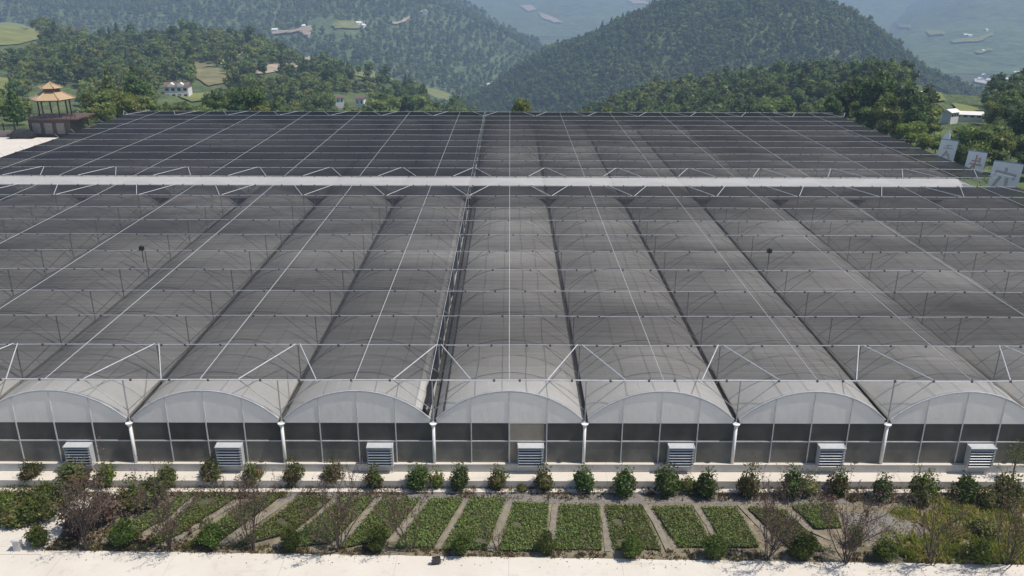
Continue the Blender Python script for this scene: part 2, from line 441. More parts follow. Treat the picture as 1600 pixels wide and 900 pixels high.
patch('meadow', [(278, 152), (330, 146), (340, 156), (300, 162)], M['meadow'])
patch('dirt_bank', [(392, 110), (425, 102), (455, 100), (484, 90), (488, 94), (462, 108), (420, 116), (396, 118)], M['dirt'])
patch('dirt_track', [(340, 99), (362, 92), (376, 78), (383, 73), (384, 80), (366, 96), (346, 103)], M['dirt'])
patch('meadow', [(540, 108), (580, 112), (628, 128), (624, 132), (570, 122), (538, 116)], M['meadow'])
patch('meadow', [(660, 136), (700, 146), (712, 158), (692, 160), (668, 148)], M['meadow'])
patch('meadow', [(1446, 146), (1470, 148), (1478, 160), (1462, 162)], M['meadow'])
patch('meadow', [(1486, 163), (1520, 170), (1550, 182), (1545, 188), (1500, 182)], M['meadow'])
patch('far_road', [(420, 53), (455, 50), (486, 44), (489, 48), (484, 64), (480, 52), (455, 56), (424, 57)], M['dirt'], 3)
patch('far_clearing', [(518, 42), (530, 35), (552, 36), (570, 42), (560, 48), (524, 50)], M['meadow'], 3)
patch('far_road', [(612, 39), (628, 35), (640, 30), (641, 33), (630, 39), (614, 42)], M['dirt'], 3)
patch('far_clearing', [(656, 23), (668, 19), (674, 21), (664, 26)], M['dirt'], 3)
patch('far_clearing', [(812, 11), (828, 9), (838, 16), (826, 20)], M['dirt'], 4)
patch('far_clearing', [(842, 22), (862, 28), (880, 37), (866, 38), (846, 30)], M['dirt'], 4)
patch('far_clearing', [(980, 2), (1010, 4), (1014, 8), (990, 8)], M['dirt'], 4)
patch('far_clearing', [(1400, 38), (1422, 40), (1424, 46), (1404, 45)], M['meadow'], 4)
patch('far_clearing', [(1446, 50), (1470, 50), (1478, 56), (1452, 58)], M['meadow'], 4)
patch('far_clearing', [(1484, 66), (1530, 60), (1550, 53), (1552, 57), (1530, 68), (1490, 70)], M['meadow'], 4)
patch('far_clearing', [(1522, 83), (1548, 78), (1550, 82), (1528, 87)], M['meadow'], 4)
patch('far_road', [(1522, 126), (1560, 132), (1600, 138), (1640, 146), (1640, 150), (1590, 143), (1550, 137), (1522, 131)], M['road'], 3)

# ------------------------------------------------------------------ leaf clouds and trees
rng = np.random.default_rng(11)
def leaf_quads(P, size, up=.35, aspect=.6, rg=rng):
    n = len(P); a = rg.normal(size=(n, 3)); a /= np.linalg.norm(a, axis=1)[:, None]
    nrm = rg.normal(size=(n, 3)); nrm[:, 2] += up; nrm -= a*np.sum(nrm*a, 1)[:, None]
    nrm /= np.linalg.norm(nrm, axis=1)[:, None]; b = np.cross(nrm, a)
    s = (size*rg.uniform(.6, 1.3, n))[:, None]
    V = np.stack([P-a*s*.5, P+b*s*.5*aspect, P+a*s*.5, P-b*s*.5*aspect], 1).reshape(-1, 3)
    return V, np.arange(4*n).reshape(n, 4)
def ball_pts(n, rg=rng, shell=.6):
    d = rg.normal(size=(n, 3)); d /= np.linalg.norm(d, axis=1)[:, None]
    return d*(shell+(1-shell)*rg.uniform(0, 1, n)**.6)[:, None]
def cat(parts):
    V, Fc, mi, o = [], [], [], 0
    for v, f, m in parts: V.append(v); Fc.append(f+o); mi.append(np.full(len(f), m)); o += len(v)
    return np.concatenate(V), np.concatenate(Fc), np.concatenate(mi)
def ico(sub):
    bm = bmesh.new(); bmesh.ops.create_icosphere(bm, subdivisions=sub, radius=1)
    v = np.array([p.co[:] for p in bm.verts]); f = np.array([[q.index for q in p.verts]+[p.verts[2].index] for p in bm.faces]); bm.free()
    return v, f[:, :3]
ICO1, ICO2 = ico(1), ico(2)
def tri4(f): return np.concatenate([f, f[:, 2:3]], 1)
def make_crown(kind, seed, nleaf, lsize, height):
    rg = np.random.default_rng(seed); V = []; lob = []
    if kind == 'cone':
        for k in range(7):
            z = height*(.22+.72*k/6); r = height*.26*(1-k/7.2)
            lob.append((rg.normal(0, .05*height*.2), rg.normal(0, .05*height*.2), z, r, height*.10))
    else:
        nl = 8 if kind == 'broad' else 6
        for k in range(nl):
            a = rg.uniform(0, 6.28); rr = height*(.25 if kind == 'broad' else .15)*rg.uniform(.3, 1)
            lob.append((rr*math.cos(a), rr*math.sin(a), height*rg.uniform(.38, .84 if kind == 'broad' else .9), height*rg.uniform(.13, .24), height*rg.uniform(.11, .19)))
    w = np.array([l[3]**2 for l in lob]); w /= w.sum(); parts = []
    for l, c in zip(lob, w):
        k = max(6, int(nleaf*c)); p = ball_pts(k, rg, .72)*np.array([l[3], l[3], l[4]])*rg.uniform(.88, 1.16, k)[:, None]+np.array(l[:3])
        parts.append((*leaf_quads(p, lsize, .7, .75, rg), 0))
        v = ICO1[0]*np.array([l[3], l[3], l[4]])*.80*rg.uniform(.82, 1.12, len(ICO1[0]))[:, None]+np.array(l[:3])
        parts.append((v, tri4(ICO1[1]), 0))
    return cat(parts)
def fix_tri(me): me.validate(); return me
def np_mesh_mixed(name, V, Fc, mats, mi):
    faces = [tuple(f[:3]) if f[2] == f[3] else tuple(f) for f in Fc.tolist()]
    me = bpy.data.meshes.new(name); me.from_pydata(V.tolist(), [], faces)
    for m in mats: me.materials.append(m)
    me.polygons.foreach_set('material_index', np.asarray(mi, dtype=np.int32)); me.update(); return me
def trunk_mb(h, r=.16, seed=0, m=0):
    rr = random.Random(seed); b = MB()
    b.tube([(0, 0, -.4), (.05, 0, h*.25), (-.06, .05, h*.5), (0, 0, h*.72)], [r*1.3, r, r*.7, r*.3], 6)
    for k in range(4):
        a = rr.uniform(0, 6.28); z = h*rr.uniform(.28, .5)
        b.tube([(0, 0, z), (math.cos(a)*h*.16, math.sin(a)*h*.16, z+h*.16)], [r*.5, r*.15], 5)
    return b
FKIND = [('broad', 'forest_a', 9.0), ('broad', 'forest_b', 8.0), ('tall', 'forest_a', 10.5), ('tall', 'forest_c', 11.0), ('cone', 'forest_c', 11.5), ('broad', 'forest_b', 6.0),
         ('broad', 'forest_c', 10.0), ('tall', 'forest_b', 8.5), ('broad', 'forest_a', 5.0), ('cone', 'forest_a', 9.0)]
src = bpy.data.collections.new('tree_sources'); fm = []; near_crown = []; near_trunk = []
for i, (k, m, h) in enumerate(FKIND):
    V, Fc, mi = make_crown(k, 100+i, 260, h*.11, h)
    b = trunk_mb(h, h*.018, i); 
    tv = np.array(b.v)
    faces = [tuple(f[:3]) if f[2] == f[3] else tuple(f) for f in Fc.tolist()]+[tuple(int(q)+len(V) for q in f) for f in b.f]
    me = bpy.data.meshes.new('forest_tree'); me.from_pydata(V.tolist()+tv.tolist(), [], faces)
    me.materials.append(M[m]); me.materials.append(M['trunk'])
    me.polygons.foreach_set('material_index', np.array([0]*len(Fc)+[1]*len(b.f), dtype=np.int32)); me.update()
    o = bpy.data.objects.new('forest_tree_%d' % i, me); src.objects.link(o); fm.append(me)
    V, Fc, mi = make_crown(k, 200+i, 1500, h*.055, h)
    near_crown.append(np_mesh_mixed('crown', V, Fc, [M[m]], mi)); near_trunk.append(b.mesh('trunk', M['trunk']))

HOUSES_PX = [(280, 147, 24, 12), (530, 156, 9, 6), (562, 153, 11, 7), (3, 118, 10, 8), (1500, 182, 34, 7), (88, 175, 34, 40)]
def blocked(x, y, z, h, left=False):
    q = proj((x, y, z)); q2 = proj((x, y, z+h)); qm = proj((x, y, z+h*.5))
    for poly in CLEAR:
        for a in ((q, q2, qm) if left else (q, qm)):
            if inpoly(a[0], a[1], poly): return True
    w = h*.3*FPX/q[2]
    for cx, cy, hw, hh in HOUSES_PX:
        if abs(q[0]-cx) < hw+w and q[1] > cy-hh and q2[1] < cy+hh*.6: return True
    return False
rnd = random.Random(5)
trees = []                                      # x, y, z, kind, scale, rot, zone
def scatter(x0, x1, y0, y1, cell, fn, wts, smin, smax, zone, pad=80, keep=1.0):
    y = y0
    while y < y1:
        x = x0
        while x < x1:
            a = x+rnd.uniform(0, cell); b = y+rnd.uniform(0, cell); x += cell
            if rnd.random() > keep: continue
            u = a/b
            if not (U_of(-pad) < u < U_of(1600+pad)): continue
            z = fn(a, b)
            if z is None or z < -108: continue
            k = rnd.choices(range(10), list(wts)+[wts[3], wts[1]*.7, wts[5], wts[4]])[0]; s = rnd.uniform(smin, smax)*(1.35 if rnd.random() < .12 else 1)
            if blocked(a, b, z, FKIND[k][2]*s, zone == 'left'): continue
            trees.append((a, b, z-.3, k, s, rnd.uniform(0, 6.28), zone))
        y += cell
def zl(x, y):
    u = x/y
    if u > U_of(790) or y > lerp(u, T_U, T_D)+25: return None
    if (y > 250 and nz2(x, y, 30, 9.1) < -.45) or (u > U_of(430) and y < 235): return None
    return h_near(x, y)
def zc(x, y):
    u = x/y
    if u <= U_of(790) or u > U_of(1300) or y > 450: return None
    return h_near(x, y)
def zr(x, y):
    u = x/y
    if u <= U_of(1285) or y > 420: return None
    if x < 64 and y < 152: return None
    if y < 113 and x < 72: return None
    if x < 57 or (U_of(1432) < u < U_of(1556) and y > 190): return None
    return h_near(x, y)
def zh(x, y):
    if math.hypot(x-HC[0], y-HC[1]) > 345 or nz2(x, y, 40, 6.6) < -.95: return None
    if y > HC[1]+60: return None
    return h_cone(x, y)
def zb(x, y):
    if x/y > U_of(900): return None
    if nz2(x, y, 150, 3.3) < -.4: return None
    return h_left(x, y)
scatter(-480, 10, 154, 660, 4.7, zl, (5, 4, 3, 2, 1, 5), .5, 1.0, 'left')
scatter(-10, 190, 200, 450, 4.6, zc, (5, .8, 4, 4, 2, 1.2), .5, .95, 'middle')
scatter(56, 260, 92, 420, 4.3, zr, (6, 1.2, 1, 4, 0, 2), .45, .85, 'right')
scatter(-110, 620, 600, 1020, 4.8, zh, (5, .6, 4, 5, 3, .8), .5, .98, 'cone')
scatter(-1300, 150, 900, 2080, 9.5, zb, (4, 2, 3, 4, 2, 1), .65, 1.15, 'far')
# the largest in the picture become trees of their own, the rest one wood
def px_size(t): return FKIND[t[3]][2]*t[4]*FPX/proj(t[:3])[2]
vis = []
for i, t_ in enumerate(trees):
    q = proj((t_[0], t_[1], t_[2]+FKIND[t_[3]][2]*t_[4]*.8))
    if -10 < q[0] < 1610 and -10 < q[1] < 250 and t_[6] in ('left', 'middle', 'right'):
        top = proj((t_[0], t_[1], t_[2]+FKIND[t_[3]][2]*t_[4]))
        vis.append((px_size(t_), i))
vis.sort(reverse=True)
own = [i for _, i in vis[:290]]
LAB = {'left': ('broadleaf tree in the wooded slope behind the pavilion, left of the greenhouse ridge', 'trees on the wooded left slope'),
       'middle': ('low tree just past the far edge of the rear greenhouse net', 'trees along the far greenhouse edge'),
       'right': ('dense green tree in the grove right of the rear greenhouse', 'trees in the right grove')}
def tree(i, k, loc, s, rot, label, group=None, name='tree', parts=True):
    o = empty(name, loc, rot); o.scale = (s, s, s)
    link(bpy.data.objects.new('crown', near_crown[k]), o); link(bpy.data.objects.new('trunk', near_trunk[k]), o)
    return tag(o, label, 'tree', group)
for i in own:
    t_ = trees[i]; tree(i, t_[3], t_[:3], t_[4], t_[5], *LAB[t_[6]])
ow = set(own)
def wood(name, zones, label=None):
    L = [t_ for i, t_ in enumerate(trees) if i not in ow and t_[6] in zones]
    me = bpy.data.meshes.new(name); me.from_pydata([t_[:3] for t_ in L], [], [])
    for nm, ty, col in (('scl', 'FLOAT', 4), ('rot', 'FLOAT', 5), ('idx', 'INT', 3)):
        a = me.attributes.new(nm, ty, 'POINT'); a.data.foreach_set('value', [t_[col] for t_ in L])
    o = link(bpy.data.objects.new(name, me)); tag(o, label, 'wood', None, 'stuff')
    ng = bpy.data.node_groups.new(name, 'GeometryNodeTree')
    ng.interface.new_socket('Geometry', in_out='INPUT', socket_type='NodeSocketGeometry')
    ng.interface.new_socket('Geometry', in_out='OUTPUT', socket_type='NodeSocketGeometry')
    N = ng.nodes.new; gi = N('NodeGroupInput'); go = N('NodeGroupOutput'); ip = N('GeometryNodeInstanceOnPoints'); ci = N('GeometryNodeCollectionInfo')
    ci.inputs['Collection'].default_value = src; ci.inputs['Separate Children'].default_value = True; ci.inputs['Reset Children'].default_value = True
    ip.inputs['Pick Instance'].default_value = True
    def attr(nm, ty): n_ = N('GeometryNodeInputNamedAttribute'); n_.data_type = ty; n_.inputs['Name'].default_value = nm; return n_.outputs['Attribute']
    cx = N('ShaderNodeCombineXYZ'); ng.links.new(attr('rot', 'FLOAT'), cx.inputs[2])
    ng.links.new(gi.outputs[0], ip.inputs['Points']); ng.links.new(ci.outputs[0], ip.inputs['Instance'])
    ng.links.new(attr('idx', 'INT'), ip.inputs['Instance Index']); ng.links.new(cx.outputs[0], ip.inputs['Rotation'])
    ng.links.new(attr('scl', 'FLOAT'), ip.inputs['Scale']); ng.links.new(ip.outputs[0], go.inputs[0])
    md = o.modifiers.new('scatter', 'NODES'); md.node_group = ng
    return o
wood('forest', ('left',), 'woodland covering the rolling slope behind the greenhouses on the left')
wood('forest', ('middle', 'right'), 'mixed woodland behind and right of the greenhouses')
wood('forest', ('cone',), 'dense forest covering the cone shaped hill')
wood('forest', ('far',), 'hazy forest on the big mountain slope at the back left')

# ------------------------------------------------------------------ greenhouses
WB, EAVE, RISE, NETZ = 8.0, 2.95, 1.8, 5.37
BX0, BX1 = -60, 52
RC = (16+RISE**2)/(2*RISE)
def arch(dx): return EAVE+RISE-RC+math.sqrt(max(0, RC*RC-dx*dx))
bays = [BX0+WB*(i+.5) for i in range(14)]; gut = [BX0+WB*i for i in range(15)]
rr = random.Random(3)
def film_roof(root, c, y0, y1, ny, hoop):
    P = []; sd_ = c*.37+y0
    for j in range(ny+1):
        y = y0+(y1-y0)*j/ny; row = []
        for i in range(25):
            dx = -3.84+7.68*i/24
            z = arch(dx)-.035*abs(math.sin(math.pi*(y-y0)/hoop))*(1-abs(dx)/4.2)+.02*noise.noise(Vector((c+dx*1.4, y*.8, sd_)))
            row.append((c+dx, y, z))
        P.append(row)
    ro = link(bpy.data.objects.new('film_roof', grid_mesh('film_roof', P, M['film'])), root)
    b = MB(); y = y0
    while y <= y1+.01:
        b.tube([(c+dx, y, arch(dx)-.045) for dx in np.linspace(-3.84, 3.84, 15)], .028, 5); y += hoop
    for dx in (-2.6, -1.1, 1.1, 2.6): b.tube([(c+dx, y0, arch(dx)-.03), (c+dx, y1, arch(dx)-.03)], .018, 4)
    y = y0+2.2
    while y < y1:
        b.tube([(c+dx, y, arch(dx)+.02) for dx in np.linspace(-3.84, 3.84, 15)], .021, 4, 1); y += 4.445
    for dx in (-1.75, .95, 2.05):
        b.tube([(c+dx+.06*math.sin(q*.9+c), q, arch(dx)+.05) for q in np.linspace(y0, y1, 24)], .012, 4, 1)
    b.build('hoop_frame', [M['steel'], M['steel_dull']], ro)
def shade(root, rows, front):
    netp = ('net_left', 'net') if front else ('net_dense_left', 'net_dense')
    y0, y1 = rows[0], rows[-1]
    for a, b_ in zip(rows[:-1], rows[1:]):
      for xa, xb, nc in ((BX0, -4.07, 57), (-3.75, BX1, 57)):
        P = []
        for j in range(9):
            t = j/8; row = []
            for i in range(nc):
                x = xa+i*(xb-xa)/(nc-1)
                if xa > -10 and i == 0 or xa < -10 and i == nc-1: x += .05*noise.noise(Vector((a*3+t*7, xa, 1)))
                sag = .10*4*t*(1-t)*(.6+.4*math.cos(2*math.pi*(x-BX0)/WB+math.pi)) + .05*noise.noise(Vector((x*.25, (a+t)*.9, 4.)))*4*t*(1-t)
                row.append((x, a+(b_-a)*t, NETZ-.045-sag))
            P.append(row)
        link(bpy.data.objects.new('shade_net', grid_mesh('shade_net', P, M[netp[0 if xa < -10 else 1]])), root)
    for k, y in enumerate(rows):
        r = .032 if k in (0, 1, len(rows)-1, len(rows)-2) else .024
        b = MB().tube([(x, y+.02*noise.noise(Vector((x*.3, y, 0))), NETZ+.01*math.sin(x*.7)+.03*noise.noise(Vector((x*.12, y, 5)))) for x in np.linspace(BX0, BX1, 57)], r, 6)
        x = BX0+rr.uniform(.5, 2)
        while x < BX1:
            b.box(x-.05, x+.05, y-.05, y+.05, NETZ-.07, NETZ+.055, 1); x += rr.choice((1.33, 2.0, 2.0, 2.7))
        b.build('cross_pipe', [M['steel'] if k == 0 and front else M['steel_mid'], M['gutter']], root)
    for c in bays:
        MB().tube([(c, y, NETZ+.035-.03*math.sin(math.pi*i)) for i, y in enumerate(np.linspace(y0, y1, 2*len(rows)-1))], .017, 5).build('ridge_wire', M['steel'], root)
    posts = []
    for y in rows:
        for gx in gut:
            q = proj((gx, y, NETZ))
            if -60 < q[0] < 1660: posts.append((y, gx))
    def post_mb(b, gx, y):
        b.tube([(gx, y, EAVE+.02), (gx, y, NETZ-.02)], .035, 6)
        for s in (-1, 1): b.tube([(gx+s*.04, y, 3.62), (gx+s*1.95, y, NETZ-.05)], .022, 5)
    for n, (y, gx) in enumerate(posts[:98]):
        b = MB(); post_mb(b, gx, y); b.build('shade_post', M['steel_dull'], root)
    if len(posts) > 98:
        b = MB()
        for y, gx in posts[98:]: post_mb(b, gx, y)
        tag(b.build('shade_post', M['steel_dull'], root), kind='stuff')
    for (ya, yb) in ((rows[1], rows[0]), (rows[-2], rows[-1])):
        for gx in gut:
            q = proj((gx, ya, NETZ))
            if not -160 < q[0] < 1760: continue
            b = MB()
            for s in (-1, 1): b.tube([(gx+s*.12, ya, NETZ+.05), (gx+s*2.0, yb, NETZ+.05)], .030, 6)
            b.build('edge_brace', M['steel'], root)
def gable(b, c, y, z0, n=24, inset=.02):
    pts = [(c+dx, y, arch(dx)-inset) for dx in np.linspace(-3.84, 3.84, n)]
    b.quad((c-3.84, y, z0), (c+3.84, y, z0), *pts[::-1])
def house(y0, y1, rows, label, front):
    root = empty('greenhouse', (0, 0, 0))
    tag(root, label, 'greenhouse')
    hoop = (y1-y0)/round((y1-y0)/2.24)
    for c in bays: film_roof(root, c, y0, y1, 66, hoop)
    for gx in gut:
        b = MB(); w, zt = .17, EAVE-.02
        b.box(gx-w, gx+w, y0-.05, y1, zt-.16, zt-.12); b.box(gx-w-.012, gx-w, y0-.05, y1, zt-.16, zt+.04); b.box(gx+w, gx+w+.012, y0-.05, y1, zt-.16, zt+.04)
        go_ = b.build('gutter', M['gutter'], root)
        if gx == -4:
            pts = []; y = y0+.1
            while y < y1: pts.append((gx-.40+rr.uniform(-.06, .06), y, EAVE+.40+rr.uniform(-.04, .06))); y += .9
            b = MB().tube(pts, [rr.uniform(.17, .28) for _ in pts], 7)
            tag(b.build('rolled_black_sheet', M['black_sheet'], root, True), 'black plastic sheet bunched in a roll along the gutter')
            MB().tube([(gx-.10, rows[0], NETZ+.03), (gx-.10, rows[-1], NETZ+.03)], .013, 5).build('edge_rail', M['steel'], root)
            MB().quad((gx+.20, y0+.05, EAVE+.16), (gx+.62, y0+.05, arch(-3.38)+.03), (gx+.62, y1, arch(-3.38)+.03), (gx+.20, y1, EAVE+.16)).build('flap', M['gutter'], root)
    fb = [c for c in bays if -37 < c < 37] if front else bays
    for yy, od in ((y0, -1), (y1, 1)):
        for c in (fb if yy == y0 else bays):
            b = MB(); gable(b, c, yy, 2.86); b.build('gable_panel', M['gable_film'], root)
            if not (front and yy == y0):
                MB().quad((c-3.99, yy, 0), (c+3.99, yy, 0), (c+3.99, yy, 2.85), (c-3.99, yy, 2.85)).build('end_wall', M['edging'], root)
    for x in (BX0, BX1):
        MB().box(x-.03, x+.03, y0, y1, 0, 2.8).build('side_wall', M['screen_up'], root)
    MB().quad((BX0, y0, -.02), (BX1, y0, -.02), (BX1, y1, -.02), (BX0, y1, -.02)).build('floor', M['floor'], root)
    if front:
        for c in fb:
            dr = c == 0
            for j in range(4):
                xa, xb = c-4+2*j+(.08 if j == 0 else .02), c-2+2*j-(.08 if j == 3 else .02)
                if dr and j == 2:
                    d = MB().box(xa+.04, xb-.14, y0+.01, y0+.05, .45, 2.80)
                    tag(d.build('door', M['door'], root), 'tan door panel'); 
                    MB().box(xb-.14, xb, y0+.01, y0+.05, .45, 2.80).build('door_jamb', M['gutter'], root)
                    continue
                MB().box(xa, xb, y0+.02, y0+.04, 1.80, 2.84).build('upper_screen', M['screen_up'], root)
                MB().box(xa, xb, y0+.02, y0+.04, .44, 1.74).build('lower_screen', M['screen_low'], root)
            for dx in (-2, 0, 2):
                MB().box(c+dx-.026, c+dx+.026, y0-.035, y0+.005, .43, arch(dx)-.02).build('mullion', M['steel'], root)
            MB().box(c-3.9, c+3.9, y0-.02, y0+.055, 1.74, 1.80).build('wall_rail', M['steel'], root)
            MB().tube([(c+dx, y0-.03, arch(dx)+.02) for dx in np.linspace(-3.86, 3.86, 21)], .027, 6).build('end_hoop', M['steel'], root)
        for gx in gut:
            if not -34 < gx < 34: continue
            b = MB(); b.tube([(gx, y0-.06, 0), (gx, y0-.06, EAVE-.2)], .085, 10)
            p = b.build('downpipe', M['white_pipe'], root, True)
            MB().cone((gx, y0-.09), .10, .2, EAVE-.24, EAVE-.06, 8).build('rain_head', M['white_pipe'], p)
        MB().box(-40, 40, y0-.16, y0+.12, -.1, .43).build('plinth', M['plinth'], root)
        MB().box(-40, 40, y0-.19, y0+.12, .4315, .465).build('plinth_cap', M['concrete'], root)
    shade(root, rows, front)
    return root
ROWS1 = [38.85+4.445*i for i in range(11)]
ROWS2 = [87.5+4.36*i for i in range(12)]
house(38.85, 84.0, ROWS1, 'wide front greenhouse of arched film bays under black shade net, vents along its wall', True)
RG = house(87.9, 131.2, ROWS2, 'rear greenhouse past the bare white roof strip, under darker shade net', False)

P = [[(x, 83.25+4.3*j/5, NETZ-.10-.05*math.sin(math.pi*j/5)+.015*noise.noise(Vector((x*.6, j*.8, 2)))) for x in np.linspace(BX0, 48.0-1.6*(1-j/5), 160)] for j in range(6)]
link(bpy.data.objects.new('film_strip', grid_mesh('film_strip', P, M['strip_film'])), RG)

# vents on the front wall
def make_vent():
    root = empty('louvre_vent')
    b = MB(); w, d, z0, z1 = .68, .42, .43, 1.73
    b.box(-w, -w+.035, -d, 0, z0, z1-.05); b.box(w-.035, w, -d, 0, z0, z1-.05); b.box(-w+.035, w-.035, -d, 0, z0, z0+.035)
    b.build('casing', M['louvre'], root)
    MB().quad((-w-.02, -d-.05, z1-.09), (w+.02, -d-.05, z1-.09), (w+.02, .0, z1-.05), (-w-.02, .0, z1-.05)).quad((-w-.02, -d-.05, z1-.14), (w+.02, -d-.05, z1-.14), (w+.02, -d-.05, z1-.09), (-w-.02, -d-.05, z1-.09)).build('hood', M['louvre'], root)
    MB().box(-w+.036, w-.036, -.10, -.06, z0+.036, z1-.06).build('fan_screen', M['dark_inside'], root)
    for k in range(7):
        z = z0+.11+k*.162
        MB().quad((-w+.04, -d-.03, z-.02), (w-.04, -d-.03, z-.02), (w-.04, -d+.02, z+.008), (-w+.04, -d+.02, z+.008)).quad((-w+.04, -d-.03, z-.045), (w-.04, -d-.03, z-.045), (w-.04, -d-.03, z-.02), (-w+.04, -d-.03, z-.02)).box(w-.13, w-.045, -d-.035, -d+.05, z-.046, z+.03).build('louvre', M['louvre'], root)
    for s in (-1, 1): MB().tube([(s*(w-.02), -d+.03, z0), (s*(w-.02), -.2, -.02)], .02, 5).build('support_strut', M['steel'], root)
    return root
def copy_tree(o, parent=None):
    c = o.copy(); COL.objects.link(c)
    if parent: c.parent = parent
    for ch in o.children: copy_tree(ch, c)
    return c
VL = ['leftmost louvred metal vent box on the greenhouse wall', 'second louvred metal vent box from the left, on the greenhouse wall',
      'louvred metal vent box on the wall of the bay just left of the tan door', 'louvred metal vent box standing in front of the tan door',
      'louvred metal vent box on the wall of the bay just right of the tan door', 'second louvred metal vent box from the right, on the greenhouse wall',
      'rightmost louvred metal vent box, left of the thin sapling']
v0 = make_vent()
for i, lab in enumerate(VL):
    v = v0 if i == 0 else copy_tree(v0)
    v.location = (-24+8*i+1.15, 38.84, 0); tag(v, lab, 'vent', 'louvred vents on the greenhouse front')
for px, py, lab in ((222, 393, 'small black sensor box on the left part of the shade net'), (1202, 397, 'small black sensor box on the right part of the shade net')):
    p = G(px, py, NETZ-.1); root = empty('sensor_box', (p.x, p.y, NETZ+.02))
    MB().box(-.16, .16, -.12, .12, 0, .30).cone((0, 0), .11, .02, .301, .40, 8).build('housing', M['black'], root)
    MB().tube([(0, 0, -1.0), (0, 0, -.001)], .03, 6).build('mount', M['black'], root)
    tag(root, lab, 'sensor')

# ------------------------------------------------------------------ garden strip, paths
ZG, ZP = -.50, -.56
def sheet(name, poly, z, mat, thick=None):
    b = MB(); b.quad(*[(p[0], p[1], z) for p in poly])
    if thick:
        n = len(poly); b.v += [(p[0], p[1], z-thick) for p in poly]
        for i in range(n): b.f.append((i, n+i, n+(i+1) % n, (i+1) % n)); b.m.append(0)
    return tag(b.build(name, mat), kind='structure')
sheet('garden_soil', [(-45, 30.5), (45, 30.5), (45, 37.9), (-45, 37.9)], ZG, M['soil'])
# terrain of the strip gets small lumps
P = []
for j in range(60):
    y = 31.6+(37.5-31.6)*j/59
    P.append([(x, y, ZG+.012+.05*nz2(x, y, 1.3, 8)) for x in np.linspace(-45, 45, 340)])
structure('garden_ground', grid_mesh('garden_ground', P, M['soil']))
bpy.data.objects.remove(bpy.data.objects['garden_soil'])
MB_ = MB().box(-45, 45, 37.78, 38.66, -.7, 0.0)
tag(MB_.build('concrete_apron', M['concrete']), kind='structure')
tag(MB().box(-45, 45, 37.62, 37.775, -.7, -.44).build('drain_channel', M['gutter']), kind='structure')
tag(MB().box(-45, 45, 37.30, 37.615, -.7, -.36).build('garden_kerb', M['concrete']), kind='structure')
e0, e1 = G(0, 862, ZP), G(1600, 886, ZP)
dy = (e1.y-e0.y)/(e1.x-e0.x)
pe = lambda x: e0.y+dy*(x-e0.x)
jag = [(x, pe(x)+.05*nz2(x, 0, 1.1, 2)+.03*nz2(x, 3, .35, 2)) for x in np.linspace(45, -45, 240)]
sheet('concrete_path', [(-45, 12), (45, 12)]+jag, ZG+.06, M['concrete'], .3)
# walkway at the left
wk = [(-30, 829), (30, 820), (80, 806), (95, 800), (112, 788), (150, 774), (170, 766), (182, 750), (196, 751), (186, 772), (150, 792), (112, 812), (92, 838), (64, 866), (-30, 866)]
sheet('walkway', [G(px, py, ZG+.09)[:2] for px, py in wk], ZG+.09, M['concrete'], .3)
for px, py, w, h in ((86, 812, .36, .30), (112, 796, .42, .34)):
    p = G(px, py, ZG); b = MB().box(-w, w, -.22, .22, 0, h); o = b.build('concrete_block', M['concrete']); o.location = (p.x, p.y, ZG); o.rotation_euler.z = .4
    tag(o, 'pale concrete block beside the walkway, ' + ('nearer to the white path' if px < 100 else 'nearer to the greenhouse'), 'block')
p = G(30, 861, ZG); b = MB().box(-.16, .16, -.14, .14, 0, .62).box(-.2, .2, -.18, .18, .62, .67)
o = b.build('stone_bollard', M['plinth']); o.location = (p.x, p.y, ZG); tag(o, 'short grey stone bollard where the left walkway meets the path', 'bollard')

# planted plots: image corners top-left, top-right, bottom-right, bottom-left
PLOTS = [((236, 802), (262, 796), (226, 826), (168, 842)), ((278, 780), (302, 772), (268, 806), (216, 836)), ((316, 776), (366, 780), (272, 840), (226, 858)),
         ((384, 788), (444, 772), (344, 846), (286, 858)), ((470, 780), (516, 782), (458, 832), (366, 858)), ((536, 782), (584, 780), (516, 850), (440, 858)),
         ((602, 780), (655, 782), (606, 842), (536, 858)), ((676, 782), (722, 782), (676, 856), (618, 858)), ((738, 782), (788, 782), (758, 860), (694, 860)),
         ((806, 788), (855, 790), (850, 862), (782, 862)), ((878, 792), (934, 792), (938, 860), (869, 860)), ((948, 793), (1000, 793), (1030, 860), (962, 860)),
         ((1022, 796), (1078, 794), (1112, 856), (1062, 856)), ((1098, 796), (1148, 796), (1184, 856), (1136, 856)), ((1170, 796), (1222, 800), (1286, 862), (1240, 862)),
         ((1238, 792), (1298, 789), (1312, 826), (1276, 827))]
PL = ['small triangular seedling plot at the left end, beside the bronze shrub', 'narrow seedling plot, second from the left', 'slanting green plot third from the left',
      'slanting plot fourth from the left, behind a purple twiggy shrub', 'slanting plot fifth from the left', 'plot right behind the tall red topped twiggy shrub',
      'plot seventh from the left, above a round green bush', 'plot eighth from the left, above the black floodlight', 'plot ninth from the left, just right of the floodlight',
      'tenth plot from the left, left of the upright rectangular plot', 'upright rectangular plot in the middle with straight black edging', 'plot right of the upright rectangular plot',
      'fifth plot from the right end', 'fourth plot from the right end', 'long plot leaning right, third from the right end', 'short plot at the right end beside the grey gravel mound']
garden_tracks = []
